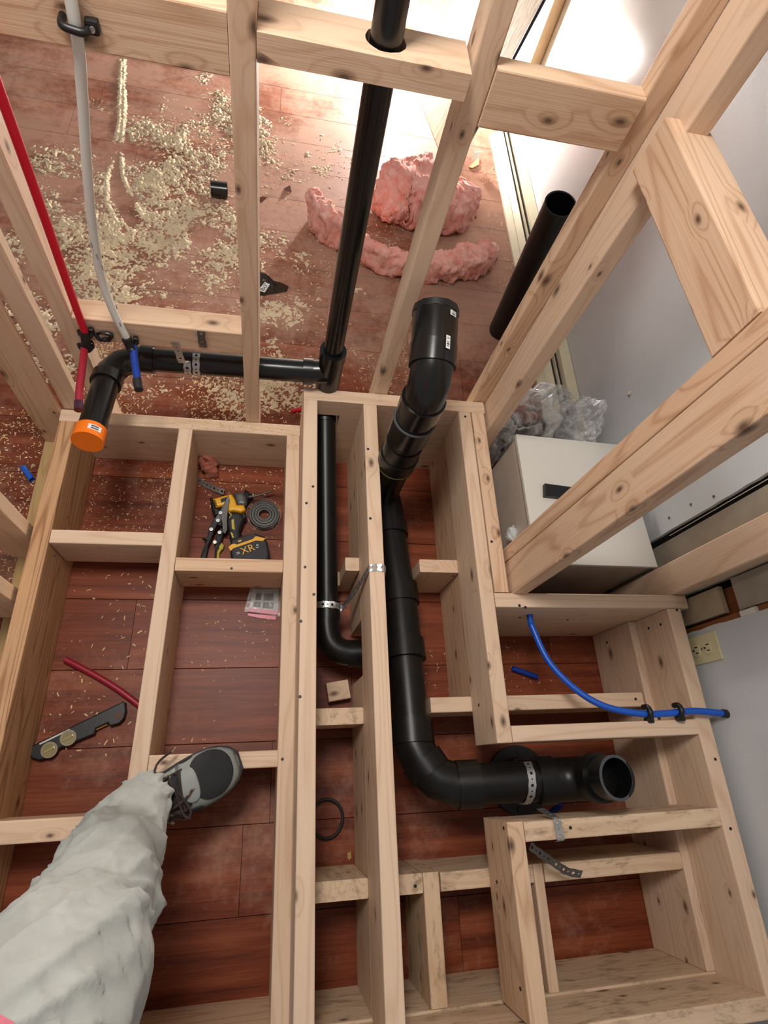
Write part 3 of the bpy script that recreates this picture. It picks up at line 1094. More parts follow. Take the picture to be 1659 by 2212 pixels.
# main drain
tube('main_pipe', [(0.338, 0.70, 0.125), (0.352, 0.42, 0.160)], R3, ABSD, dp, seg=30)
wye = tube('wye', [(0.3515, 0.432, 0.160), (0.352, 0.255, 0.184)], R3 + 0.003, ABSD, dp, seg=30)
hub((0.3512, 0.452, 0.157), (0.352, 0.396, 0.164), 0.0535, ABSD, wye, 'collar')
hub((0.352, 0.295, 0.179), (0.352, 0.243, 0.187), 0.0540, ABSD, wye, 'collar')
tube('branch', [(0.262, 0.274, 0.121), (0.352, 0.345, 0.165)], 0.036, ABSD, wye, seg=24)
tube('main_pipe', [(0.352, 0.26, 0.184), (0.352, 0.07, 0.209)], R3, ABSD, dp, seg=30)
e3 = tube('drain_elbow', [(0.352, 0.10, 0.206), (0.353, 0.042, 0.213), (0.372, -0.004, 0.219), (0.402, -0.034, 0.226), (0.446, -0.050, 0.233), (0.50, -0.050, 0.241)], R3 + 0.003, ABSD, dp, seg=30)
hub((0.352, 0.095, 0.206), (0.352, 0.040, 0.213), 0.0525, ABSD, e3, 'collar')
hub((0.369, 0.008, 0.217), (0.388, -0.022, 0.222), 0.0515, ABSD, e3, 'collar')
hub((0.446, -0.050, 0.233), (0.498, -0.050, 0.241), 0.0525, ABSD, e3, 'collar')
tube('toilet_arm', [(0.47, -0.050, 0.237), (0.70, -0.050, 0.270)], R3, ABSD, dp, seg=30)
ce = tube('closet_elbow', [(0.640, -0.050, 0.261), (0.690, -0.050, 0.268), (0.722, -0.050, 0.281), (0.741, -0.049, 0.305), (0.748, -0.0485, 0.335)], R3 + 0.003, ABSD, dp, seg=30)
hub((0.632, -0.050, 0.260), (0.672, -0.050, 0.2655), 0.0520, ABSD, ce, 'collar')
hub((0.7465, -0.0485, 0.325), (0.7500, -0.0483, 0.352), 0.0520, ABSD, ce, 'collar')
top = tube('open_riser', [(0.748, -0.0485, 0.33), (0.7555, -0.048, 0.402)], 0.0455, ABS, dp, seg=40, hollow=0.0055)
tube('cut_rim', [(0.7553, -0.048, 0.4012), (0.7556, -0.048, 0.4032)], 0.0456, ABSCUT, top, seg=40, hollow=0.0057)
tube('bore_shade_disc', [(0.7484, -0.0485, 0.340), (0.7490, -0.0485, 0.346)], 0.040, INNER, top, seg=32)  # added disc: shade down the riser put in as black
tube('bore_shade_lining', [(0.7484, -0.0485, 0.336), (0.7551, -0.048, 0.3985)], 0.0399, INNER, top, seg=32, hollow=0.0008)  # added sleeve that blackens the inside of the riser as shade
# cleanout riser at the far end
rw = tube('riser_wye', [(0.330, 0.76, 0.115), (0.337, 0.70, 0.125), (0.341, 0.645, 0.132)], 0.0485, ABSD, dp, seg=30)
hub((0.3405, 0.648, 0.131), (0.3425, 0.606, 0.136), 0.0515, ABSD, rw, 'collar')
tube('riser', [(0.322, 0.742, 0.13), (0.322, 0.742, 0.50)], R3 + 0.001, ABSD, dp, seg=30)
r1 = tube('riser_coupling', [(0.322, 0.742, 0.33), (0.322, 0.742, 0.445)], 0.0485, ABSD, dp, seg=34)
hub((0.322, 0.742, 0.325), (0.322, 0.742, 0.385), 0.0520, ABSD, r1, 'collar')
tube('glue_ring', [(0.322, 0.742, 0.334), (0.322, 0.742, 0.337)], 0.0526, plain('glue_yellow', srgb(120, 118, 60), 0.5), r1, seg=34)
r2 = tube('riser_coupling', [(0.322, 0.742, 0.475), (0.322, 0.742, 0.545)], 0.0515, ABS, dp, seg=34)
tube('rim', [(0.322, 0.742, 0.544), (0.322, 0.742, 0.548)], 0.0522, ABSCUT, r2, seg=34, hollow=0.005)
tube('riser', [(0.322, 0.742, 0.54), (0.323, 0.743, 0.61)], R3 + 0.002, ABS, dp, seg=30)
r3 = tube('riser_elbow', [(0.323, 0.743, 0.585), (0.323, 0.743, 0.632), (0.325, 0.755, 0.665), (0.328, 0.785, 0.690), (0.330, 0.81, 0.700)], 0.0470, ABS, dp, seg=32)
hub((0.323, 0.743, 0.578), (0.323, 0.743, 0.628), 0.0515, ABS, r3, 'collar')
co = tube('cleanout_body', [(0.3275, 0.782, 0.688), (0.331, 0.825, 0.702), (0.336, 0.905, 0.722)], 0.0505, ABS, dp, seg=36)
tube('collar', [(0.3275, 0.782, 0.688), (0.331, 0.828, 0.703)], 0.0520, ABS, co, seg=36)
tube('cleanout_plug', [(0.3355, 0.897, 0.720), (0.3365, 0.912, 0.7238)], 0.0522, BLACKP, co, seg=12)
barcode((0.3355, 0.885, 0.717), (0.005, 0.08, 0.02), (0.55, -0.15, 0.85), 0.0508, 0.18, 0.012, co, 5)
barcode((0.331, 0.815, 0.700), (0.005, 0.08, 0.02), (0.30, -0.2, 0.9), 0.0525, 0.10, 0.030, co, 5)

# loose things that go with the plumbing
fl = thing('closet_flange', G(1118, 1684, 0), 'round black toilet flange lying on the floor under the toilet drain arm', 'flange')
fc = G(1118, 1684, 0.0)
tube('flange_ring', [fc, fc + Vector((0, 0, 0.014))], 0.088, BLACKP, fl, seg=40, hollow=0.040)
tube('socket', [fc + Vector((0, 0, 0.014)), fc + Vector((0, 0, 0.045))], 0.056, BLACKP, fl, seg=36, hollow=0.006)
for k in range(6):
    a = k * math.pi / 3 + 0.4
    q = fc + Vector((0.072 * math.cos(a), 0.072 * math.sin(a), 0.0138))
    tube('bolt_boss', [q, q + Vector((0, 0, 0.004))], 0.008, BLACKP, fl, seg=12)

lp_b, lp_t = Vector((0.868, 1.565, 0.012)), GY(1211, 440, 1.46)
lo = thing('loose_pipe', lp_b, 'loose length of black pipe standing open-ended behind the corner posts near the sill', 'pipe')
tube('barrel', [lp_b, lp_t], 0.0475, ABSD, lo, seg=34, hollow=0.005)
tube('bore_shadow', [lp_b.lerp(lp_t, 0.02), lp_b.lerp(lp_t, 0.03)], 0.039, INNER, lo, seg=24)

# short coupling on the floor
c0, c1 = G(456, 407, 0.03), G(491, 411, 0.03)
cp = tube('pipe_coupling', [c0, c1], 0.0300, ABS, None, seg=28, hollow=0.004)
tag(cp, 'short black pipe coupling lying in the sawdust of the back room', 'coupling')

# ================================================================== PEX SUPPLY LINES
rp = thing('red_supply_pipe', (-0.43, 0.92, 0.5), 'bright red plastic water pipe dropping down the left studs', 'pipe')
tube('tube', [(-0.394, 0.900, 1.70), (-0.404, 0.908, 1.30), (-0.412, 0.915, 1.05), (-0.421, 0.921, 0.84), (-0.427, 0.921, 0.68), (-0.430, 0.918, 0.53)], 0.0080, REDPEX, rp, smooth_path=8, seg=16)
tube('stub', [G(184, 742, 0.492), G(178, 790, 0.500), G(172, 840, 0.500), G(170, 878, 0.497)], 0.0082, REDOLD, rp, smooth_path=8, seg=16)
a, b = G(170, 868, 0.497), G(170, 886, 0.497)
tube('end_cap', [a, b], 0.0096, plain('plum_cap', srgb(62, 28, 48), 0.3), rp, seg=16)


def clip(parent, c, s=1.0, tilt=0.0):
    """black elbow clamp nailed to the block: a body, a hook and a nail ear"""
    c = Vector(c)
    pts = [c + Vector((0.018 * math.cos(t) * s, -0.004 - 0.012 * abs(math.sin(t)) * s, 0.016 * math.sin(t + tilt) * s)) for t in [math.pi * (0.95 + k * 0.22) for k in range(6)]]
    o = tube('clamp', pts, [0.007 * s, 0.0085 * s, 0.0085 * s, 0.007 * s], BLACKP, parent, smooth_path=4, seg=10)
    bx = box('nail_ear', c.x + 0.010 * s, c.x + 0.026 * s, c.y - 0.010, c.y + 0.002, c.z - 0.012 * s, c.z + 0.014 * s, BLACKP, o, bevel=0.003)
    return o


clip(rp, (-0.4310, 0.929, 0.530), 0.72)
clip(rp, (-0.4380, 0.918, 0.497), 0.72)
tube('bend_support', [(-0.431, 0.918, 0.535), (-0.4325, 0.910, 0.512), (-0.437, 0.907, 0.494)], 0.0100, BLACKP, rp, smooth_path=4, seg=12)

wp = thing('white_supply_pipe', (-0.34, 0.92, 0.5), 'white plastic water pipe curving down to a short blue stub', 'pipe')
tube('tube', [(-0.262, 0.918, 1.60), (-0.274, 0.918, 1.32), (-0.283, 0.916, 1.146), (-0.298, 0.920, 1.06), (-0.327, 0.925, 0.92), (-0.348, 0.928, 0.80), (-0.360, 0.928, 0.69), (-0.356, 0.924, 0.60), (-0.343, 0.919, 0.522)], 0.0082, WHITEPEX, wp, smooth_path=8, seg=16)
for k in range(9):
    t = k / 8
    q = Vector((-0.3585, 0.9195, 0.78)).lerp(Vector((-0.350, 0.9145, 0.575)), t) + Vector((0.0135 - 0.010 * abs(t - 0.5) * 2, 0, 0))
    if k % 4 != 3:
        box('printed_mark', q.x - 0.0010, q.x + 0.0010, q.y - 0.0006, q.y + 0.0006, q.z - 0.006, q.z + 0.006, plain('grey_ink', srgb(150, 152, 150), 0.5) if k == 0 else MATS['grey_ink'], wp)
clip(wp, (-0.3390, 0.928, 0.515), 0.72)
st = tube('stub', [G(288, 748, 0.505), G(291, 780, 0.500), G(297, 820, 0.498)], 0.0086, BLUED, wp, smooth_path=6, seg=16)
st['label'] = 'blue stub'
tube('end_cap', [G(296, 820, 0.498), G(300, 842, 0.498)], 0.0098, DARKR, wp, seg=14)
tube('bend_support', [(-0.342, 0.915, 0.530), (-0.338, 0.908, 0.508), (-0.332, 0.900, 0.503)], 0.0105, BLACKP, wp, smooth_path=4, seg=12)
hc = thing('pipe_clamp', (-0.283, 0.928, 1.146), 'black plastic clamp holding the white pipe to the upper block', 'clamp')
tube('saddle', [(-0.300, 0.928, 1.148), (-0.297, 0.906, 1.148), (-0.283, 0.903, 1.146), (-0.270, 0.906, 1.144), (-0.268, 0.926, 1.143)], 0.0052, BLACKP, hc, smooth_path=4, seg=10)
box('nail_ear', -0.272, -0.254, 0.915, 0.9295, 1.136, 1.154, BLACKP, hc, bevel=0.004)
tube('nail_head', [(-0.262, 0.9145, 1.145), (-0.262, 0.9120, 1.145)], 0.004, STEEL, hc, seg=10)

# broken clamp left on the block
bc = thing('broken_clamp', GY(228, 724, 0.932), 'torn black plastic clamp left on the low block between the pipes', 'clamp')
q = GY(228, 724, 0.931)
tube('hook', [q + Vector((-0.019, -0.004, 0.004)), q + Vector((-0.012, -0.010, -0.006)), q + Vector((0.001, -0.010, -0.003)), q + Vector((0.008, -0.008, -0.011))], [0.005, 0.004, 0.006, 0.003], BLACKP, bc, smooth_path=4, seg=8)
tube('tab', [q + Vector((-0.017, -0.003, 0.005)), q + Vector((-0.004, -0.004, 0.011)), q + Vector((0.014, -0.004, 0.007)), q + Vector((0.006, -0.007, -0.010))], [0.003, 0.0035, 0.006, 0.004], BLACKP, bc, smooth_path=4, seg=8)

# blue line on the right
bh = thing('blue_supply_pipe', (0.68, 0.342, 0.27), 'blue plastic water pipe curving out of the rim to the right wall', 'pipe')
tube('tube', [(0.674, 0.350, 0.272), (0.676, 0.325, 0.268), G(1150, 1355, 0.265), G(1185, 1428, 0.275), G(1245, 1490, 0.295), G(1310, 1527, 0.318), G(1390, 1542, 0.343), G(1440, 1541, 0.352), G(1500, 1536, 0.366), G(1562, 1541, 0.372)], 0.0080, BLUEPEX, bh, smooth_path=8, seg=16)
tube('end_cap', [G(1560, 1541, 0.372), G(1580, 1543, 0.372)], 0.0098, DARKR, bh, seg=14)
for (px, py, zz) in ((1399, 1541, 0.347), (1466, 1537, 0.360)):
    c = G(px, py, zz)
    k = tube('clamp', [c + Vector((0, -0.014, -0.012)), c + Vector((0, -0.010, 0.006)), c + Vector((0, 0.002, 0.0115)), c + Vector((0, 0.014, 0.004)), c + Vector((0, 0.015, -0.012))], 0.0065, BLACKP, bh, smooth_path=4, seg=10)
    box('nail_ear', c.x - 0.003, c.x + 0.012, c.y - 0.022, c.y - 0.008, c.z - 0.014, c.z + 0.004, BLACKP, k, bevel=0.003)

# cut ends of pipe lying about
for (nm, pts, r, mt, lab, zz) in (
    ('red_pipe_offcut', [(141, 1425), (180, 1445), (225, 1470), (265, 1496), (312, 1532)], 0.0080, REDOLD, 'long curved red pipe offcut on the floor beside the spirit level', 0.009),
    ('blue_pipe_offcut', [(50, 1009), (69, 1036)], 0.0085, BLUEPEX, 'short blue pipe offcut left of the left stud wall', 0.009),
    ('blue_pipe_offcut', [(1107, 1444), (1133, 1453), (1161, 1463)], 0.0082, BLUED, 'dark blue pipe offcut on the floor under the curved blue pipe', 0.009),
    ('red_pipe_offcut', [(629, 888), (660, 882)], 0.0072, REDPEX, 'short red pipe offcut in the sawdust behind the frame', 0.008),
):
    o = tube(nm, [G(a, b, zz) for a, b in pts], r, mt, None, smooth_path=5 if len(pts) > 2 else 0, seg=14, hollow=0.002)
    tag(o, lab, 'pipe offcut')
bl = tube('blue_cable_end', [G(1178, 1768, 0.06), G(1195, 1752, 0.09), G(1212, 1738, 0.12)], 0.0075, BLUED, None, smooth_path=5, seg=12)
tag(bl, 'bit of dark blue pipe showing under the toilet drain arm', 'pipe offcut')

# ================================================================== PERFORATED STRAPS


def hoop(c, axis_y=True, r=0.031, a0=-90, a1=150, n=9, x=0.0):
    return [Vector((x, c[0] - r * math.cos(math.radians(a0 + (a1 - a0) * k / (n - 1))), c[1] + r * math.sin(math.radians(a0 + (a1 - a0) * k / (n - 1))))) for k in range(n)]


def strap_thing(name_label, pts, w, mat=STEEL, **kw):
    o = strap('perforated_strap', pts, w, mat, None, **kw)
    tag(o, name_label, 'strap', 'perforated metal straps')
    return o


AY, AZ = 0.975, 0.389
xs = GY(398, 780, 0.945).x
strap_thing('silver strap hung from the low block around the black arm pipe', [Vector((xs - 0.011, 0.9325, 0.512)), Vector((xs - 0.006, 0.931, 0.475)), Vector((xs - 0.002, 0.930, 0.440))] + hoop((AY, AZ), r=0.0325, a0=55, a1=-75, x=xs + 0.004), (1, 0, 0))
xs2 = GY(420, 785, 0.945).x
strap_thing('silver strap half-loop on the black arm pipe, right of the hung strap', hoop((AY, AZ), r=0.0325, a0=95, a1=-75, x=xs2 + 0.002), (1, 0, 0))
q = GY(437, 735, 0.930)
strap_thing('short dark strap end sticking up in front of the low block', [q + Vector((0.001, -0.003, 0.033)), q + Vector((0, -0.006, 0.015)), q + Vector((0, -0.004, -0.010)), q + Vector((-0.001, 0.004, -0.030))], (1, 0, 0), STEELD)
# strap tying the low pipe to the middle joist
sp = [Vector((0.1265, 0.398, 0.150))]
for k in range(7):
    a = math.radians(170 - k * 27)
    sp.append(Vector((0.156 + 0.0385 * math.cos(a), 0.398 - k * 0.001, 0.128 + 0.0385 * math.sin(a))))
sp += [Vector((0.204, 0.400, 0.165)), Vector((0.222, 0.418, 0.245)), Vector((0.232, 0.432, 0.330)), Vector((0.238, 0.437, 0.347)), Vector((0.256, 0.439, 0.3475)), Vector((0.273, 0.437, 0.3475)), Vector((0.279, 0.434, 0.335)), Vector((0.281, 0.432, 0.312))]
strap_thing('strap tying the low black pipe to the middle joist', sp, (0.05, 1, 0.1), STEEL)
# strap over the toilet arm, ending on the near block
AX = 0.598
pz = 0.255
sp = []
for k in range(10):
    a = math.radians(150 - k * 25)
    sp.append(Vector((AX + 0.010 - 0.004 * k * 0.5, -0.050 + 0.0475 * math.cos(a) * -1, pz + 0.0475 * math.sin(a))))
sp = [Vector((p.x, p.y, p.z)) for p in sp][:9]
strap_thing('silver strap over the toilet drain arm', sp[::-1], (1, 0, 0.1))
bx0 = G(1203, 1780, UP).x
strap_thing('silver strap end nailed over the stained block', [Vector((bx0 - 0.012, -0.105, 0.300)), Vector((bx0 - 0.004, -0.117, 0.332)), Vector((bx0, -0.1225, 0.3475)), Vector((bx0 + 0.001, -0.142, 0.3475)), Vector((bx0 + 0.003, -0.162, 0.3472)), Vector((bx0 + 0.003, -0.166, 0.335))], (1, 0.02, 0))
strap_thing('dark loose strap hanging over the dirty lower block at right', [G(1145, 1827, 0.300), G(1165, 1842, 0.290), G(1200, 1866, 0.275), G(1225, 1882, 0.262), G(1256, 1889, 0.262)], (0.3, 0.8, 0.4), STEELD)
strap_thing('loose strap strip on the floor behind the impact driver', [G(428, 1037, 0.004), G(447, 1048, 0.006), G(470, 1058, 0.010), G(484, 1063, 0.012)], (0.2, 0.9, 0.35), STEELD)

# ================================================================== BACK ROOM: lamp, leaning panel, insulation
LX, LY, LZ = 0.572, 3.36, 0.205
wl = thing('work_lamp', (LX, LY, 0), 'glaring work lamp standing on the floor of the back room', 'lamp')
tube('base_disc', [(LX, LY, 0.0), (LX, LY, 0.012)], 0.060, BULBBASE, wl, seg=28)
tube('stem', [(LX, LY, 0.012), (LX, LY, LZ - 0.075)], 0.016, BULBBASE, wl, seg=14)
tube('socket', [(LX, LY, LZ - 0.082), (LX, LY, LZ - 0.036)], 0.022, plain('brass_socket', srgb(190, 140, 70), 0.4, metal=0.7), wl, seg=20)
bm = bmesh.new()
bmesh.ops.create_uvsphere(bm, u_segments=12, v_segments=8, radius=0.042)
for v in bm.verts:
    if v.co.z < 0:
        v.co.x *= 1 + v.co.z * 6
        v.co.y *= 1 + v.co.z * 6
bm_obj('bulb', bm, BULB, wl, smooth=True, matrix=Matrix.Translation((LX, LY, LZ)))

# rough sheet leaning on the wall
pb0, pb1 = Vector((0.742, 2.455, 0.004)), Vector((0.626, 3.10, 0.004))
ln = Vector((0.19, 0.012, 1.0))
pn_h = 1.82
V = []
th = Vector((0.012, 0.002, 0.0))
for p in (pb0, pb1):
    for h in (0, pn_h):
        V += [p + ln * h, p + ln * h + th]
Fc = [(0, 4, 6, 2), (1, 3, 7, 5), (0, 2, 3, 1), (4, 5, 7, 6), (0, 1, 5, 4), (2, 6, 7, 3)]
pn = mesh_obj('leaning_panel', V, Fc, PANEL, None)
tag(pn, 'rough pale wooden sheet leaning against the white wall behind the lamp', 'panel')
cb = tube('black_cable', [pb0 + Vector((-0.03, -0.035, 0.004)), pb0 + ln * 0.2 + Vector((-0.004, -0.012, 0)), pb0 + ln * 0.45 + Vector((-0.001, -0.012, 0)), pb0 + ln * 0.8 + Vector((0, -0.013, 0)), pb0 + ln * 1.7 + Vector((0, -0.013, 0))], 0.0062, plain('cable_navy', (0.012, 0.018, 0.03, 1), 0.4), None, smooth_path=6, seg=10)
tag(cb, 'dark cable running up the edge of the leaning sheet', 'cable')
# torn cardboard at its foot
tc_ = thing('torn_cardboard', G(1026, 352, 0.0), 'torn bit of cardboard with a white face by the sill', 'cardboard')
f0 = [G(1012, 362, 0.002), G(1035, 340, 0.002), G(1034, 356, 0.004), G(1020, 364, 0.004)]
mesh_obj('brown_flap', [p + Vector((0, 0, z)) for z in (0, 0.003) for p in f0], [(0, 1, 2, 3), (7, 6, 5, 4), (0, 4, 5, 1), (1, 5, 6, 2), (2, 6, 7, 3), (3, 7, 4, 0)], KRAFT, tc_)
f1 = [G(1018, 349, 0.02), G(1024, 330, 0.05), G(1040, 328, 0.05), G(1034, 340, 0.025)]
mesh_obj('white_flap', [p + d for d in (Vector((0, 0, 0)), Vector((0.001, 0.003, 0))) for p in f1], [(0, 1, 2, 3), (7, 6, 5, 4), (0, 4, 5, 1), (1, 5, 6, 2), (2, 6, 7, 3), (3, 7, 4, 0)], PAPER, tc_)


def fbm(p, sc, oct_=4):
    return mnoise.fractal(Vector(p) * sc, 0.9, 2.1, oct_)


def wool_strip(name, path, hts, ths, mat, label, seed, nu=150, nv=44):
    """a torn length of batt on edge: rounded rectangular section swept along the floor, ragged by noise"""
    P = spline(path, 12)
    T, _ = frames(P)
    n = len(P)
    V, Fc = [], []

    def ip(a, t):
        t = t * (len(a) - 1)
        i = min(len(a) - 2, int(t))
        return a[i] + (a[i + 1] - a[i]) * (t - i)
    for i in range(nu + 1):
        t = i / nu
        f = t * (n - 1)
        k = min(n - 2, int(f))
        c = P[k].lerp(P[k + 1], f - k)
        d = T[k]
        sd = Vector((-d.y, d.x, 0)).normalized()
        h, w = ip(hts, t), ip(ths, t)
        endf = min(1.0, min(t, 1 - t) * 14 + 0.35)
        for j in range(nv):
            a = 2 * math.pi * j / nv
            ca, sa = math.cos(a), math.sin(a)
            sx = math.copysign(abs(ca) ** 0.55, ca)
            sz = math.copysign(abs(sa) ** 0.55, sa)
            q = c + sd * (sx * w / 2 * endf) + Vector((0, 0, h / 2 + sz * h / 2 * endf))
            nrm = (sd * ca + Vector((0, 0, sa)))
            dd = fbm(q + Vector((seed, 0, 0)), 16) * 0.016 + fbm(q + Vector((0, seed, 0)), 46) * 0.010 + fbm(q + Vector((0, 0, seed)), 130, 3) * 0.004
            q = q + nrm * dd + d * (fbm(q, 30) * 0.012)
            q.z = max(q.z, 0.001)
            V.append(q)
    for i in range(nu):
        for j in range(nv):
            j2 = (j + 1) % nv
            Fc.append((i * nv + j, i * nv + j2, (i + 1) * nv + j2, (i + 1) * nv + j))
    Fc.append(tuple(range(nv))[::-1])
    Fc.append(tuple(nu * nv + j for j in range(nv)))
    o = mesh_obj(name, V, Fc, mat, None, smooth=True)
    tag(o, label, 'insulation')
    return o


wool_strip('insulation_strip', [G(668, 455, 0.0), G(690, 510, 0.0), G(735, 535, 0.0), G(800, 575, 0.0), G(870, 592, 0.0), G(950, 597, 0.0), G(1010, 585, 0.0), G(1066, 562, 0.0)],
           [0.13, 0.15, 0.13, 0.11, 0.10, 0.10, 0.11, 0.09], [0.05, 0.06, 0.06, 0.06, 0.07, 0.10, 0.12, 0.06], PINKI,
           'long torn strip of pink glass wool insulation lying behind the studs', 3.3, nu=210)
wool_strip('insulation_clump', [G(818, 478, 0.0), G(850, 465, 0.0), G(905, 470, 0.0), G(960, 480, 0.0), G(1005, 462, 0.0)],
           [0.07, 0.20, 0.23, 0.17, 0.15], [0.10, 0.22, 0.26, 0.20, 0.12], PINKI,
           'crumpled pink glass wool clump behind the long strip', 8.1, nu=150, nv=60)
sc = wool_strip('insulation_scrap', [G(430, 1012, 0.0), G(440, 1000, 0.0), G(452, 1022, 0.0), G(447, 1036, 0.0)], [0.03, 0.05, 0.03, 0.01], [0.03, 0.05, 0.04, 0.02], fluffy('dirty_pink_wool', srgb(150, 80, 62), srgb(186, 112, 92)),
                'dirty pink insulation scrap in the bay corner near the impact driver', 1.7, nu=60, nv=28)

# crumpled dark wrapper with its size label
wr = thing('tool_wrapper', G(590, 618, 0.0), 'crumpled black plastic wrapper with a white size label behind the stud', 'wrapper')
wp_px = [(555, 583), (566, 582), (578, 602), (604, 605), (624, 614), (620, 625), (600, 629), (560, 635), (552, 622)]
pts = [G(a, b, 0.012) for a, b in wp_px]
c = sum(pts, Vector()) / len(pts)
V = [Vector((p.x, p.y, 0.002)) for p in pts] + [Vector((c.x + (p.x - c.x) * 0.55, c.y + (p.y - c.y) * 0.55, 0.020 + 0.012 * ((k * 7) % 3 - 1))) for k, p in enumerate(pts)] + [Vector((c.x, c.y, 0.024))]
n = len(pts)
Fc = [tuple(range(n))[::-1]]
for k in range(n):
    k2 = (k + 1) % n
    Fc += [(k, k2, n + k2, n + k), (n + k, n + k2, 2 * n)]
mesh_obj('crumpled_film', V, Fc, plain('wrapper_black', (0.03, 0.018, 0.014, 1), 0.14), wr)
lp = [G(558, 627, 0.034), G(572, 609, 0.034), G(583, 614, 0.034), G(572, 631, 0.034)]
lab = prism('size_label', [(p.x, p.y) for p in lp], 0.032, 0.034, PAPER, wr, bevel=0.0)
cm = sum(lp, Vector()) / 4
text_mesh('size_text', '8x3"', 0.022, frame_matrix((cm.x, cm.y, 0.0345), lp[1] - lp[0], lp[0] - lp[3]), INK, lab)
# two dark leaves of trash beyond it
for k, pp in enumerate((((612, 408), (636, 400), (630, 414)), ((556, 430), (578, 426), (564, 438)), ((1022, 462), (1030, 470), (1026, 474)))):
    a = [G(x, y, 0.001) for x, y in pp]
    tp = sum(a, Vector()) / 3 + Vector((0, 0, 0.016))
    o = mesh_obj('dark_scrap', a + [tp], [(0, 2, 1), (0, 1, 3), (1, 2, 3), (2, 0, 3)], plain('scrap_brown%d' % k, srgb(120, 78, 66), 0.6), None)
    tag(o, ('bent brown scrap on the sawdust left of the pink strip', 'small brown scrap beside the middle stud in the sawdust', 'thin brown sliver near the sill behind the pink clump')[k], 'scrap')

# ================================================================== WHITE BOX, PLASTIC BAG
bx = thing('white_box_cabinet', (0.89, 0.675, 0), 'white box cabinet with a black pull, under the doubled posts', 'cabinet')
H_ = 0.300
ct = [(0.7055, 0.884), (1.052, 0.872), (1.0725, 0.4735), (0.7030, 0.4760)]
prism('carcass', [(p[0] + (0.006 if p[0] < .8 else -0.004), p[1] + (0.006 if p[1] < .6 else -0.004)) for p in ct], 0.0, H_ - 0.019, CABS, bx)
prism('edge_band', [(p[0] + (0.002 if p[0] < .8 else -0.002), p[1] + (0.003 if p[1] < .6 else -0.002)) for p in ct], H_ - 0.0188, H_ - 0.012, CABB, bx)
dr_ = prism('door', ct, H_ - 0.0118, H_, CABW, bx, bevel=0.0015)
h0, h1, h2, h3 = G(1178, 1043, 0.318), G(1250, 1053, 0.318), G(1249, 1077, 0.318), G(1179, 1069, 0.318)
prism('pull', [(p.x, p.y) for p in (h0, h1, h2, h3)], H_ + 0.0002, 0.318, BLACKP, dr_, bevel=0.004, seg=3)

bg_ = thing('plastic_bag', (0.86, 1.0, 0), 'crumpled clear plastic bag behind the white box', 'bag')


def crumple(name, c, rad, mat, parent, seed, amp=0.3, nu=110, nv=70):
    V, Fc = [], []
    for i in range(nv + 1):
        ph = math.pi * i / nv
        for j in range(nu):
            a = 2 * math.pi * j / nu
            d = Vector((math.sin(ph) * math.cos(a), math.sin(ph) * math.sin(a), math.cos(ph)))
            k = 1 + amp * (0.9 * abs(fbm(d + Vector((seed, 0, 0)), 1.5, 2)) - 0.2)
            st_ = fbm(d * 1.0 + Vector((0, seed, 0)), 1.3, 2) * 4 + a * 1.0 + d.z * 7
            k += amp * 0.16 * abs(math.sin(st_)) + amp * 0.05 * abs(math.sin(st_ * 2.7 + 3 * d.z)) + 0.03 * amp * fbm(d, 9, 2)
            q = Vector(c) + Vector((d.x * rad[0], d.y * rad[1], d.z * rad[2])) * k
            q.z = max(q.z, 0.003)
            V.append(q)
    for i in range(nv):
        for j in range(nu):
            j2 = (j + 1) % nu
            Fc.append((i * nu + j, (i + 1) * nu + j, (i + 1) * nu + j2, i * nu + j2))
    return mesh_obj(name, V, Fc, mat, parent, smooth=True)


crumple('film', (0.845, 1.025, 0.165), (0.135, 0.085, 0.15), FILM, bg_, 2.2, 0.42)
crumple('film_fold', (0.975, 0.990, 0.20), (0.070, 0.070, 0.12), FILM, bg_, 5.9, 0.5)
crumple('film_fold', (0.725, 0.965, 0.12), (0.04, 0.05, 0.11), FILM, bg_, 9.4, 0.5)
for k, (a, b, r, lab) in enumerate((((0.76, 1.02, 0.06), (0.93, 1.045, 0.065), 0.052, 'thick black pipe fitting inside the plastic bag, lower one'), ((0.79, 0.965, 0.15), (0.90, 1.00, 0.17), 0.035, 'thin black pipe fitting inside the plastic bag, upper one'))):
    f = tube('bagged_fitting', [a, Vector(a).lerp(Vector(b), 0.25), Vector(a).lerp(Vector(b), 0.26), Vector(a).lerp(Vector(b), 0.75), Vector(a).lerp(Vector(b), 0.76), b], [r, r, r * .85, r * .85, r, r], ABSD, None, seg=24)
    tag(f, lab, 'fitting')
fs = crumple('film_scrap', (0.728, 0.540, 0.295), (0.018, 0.022, 0.010), FILM, None, 3.1, 0.8, 20, 12)
fs.location = GX(1106, 1152, 0.694)
tag(fs, 'scrap of clear film on the side of the white box', 'film')

# ================================================================== TOOLS IN THE BAYS


def pl(px, z):
    return [(G(a, b, z).x, G(a, b, z).y) for a, b in px]


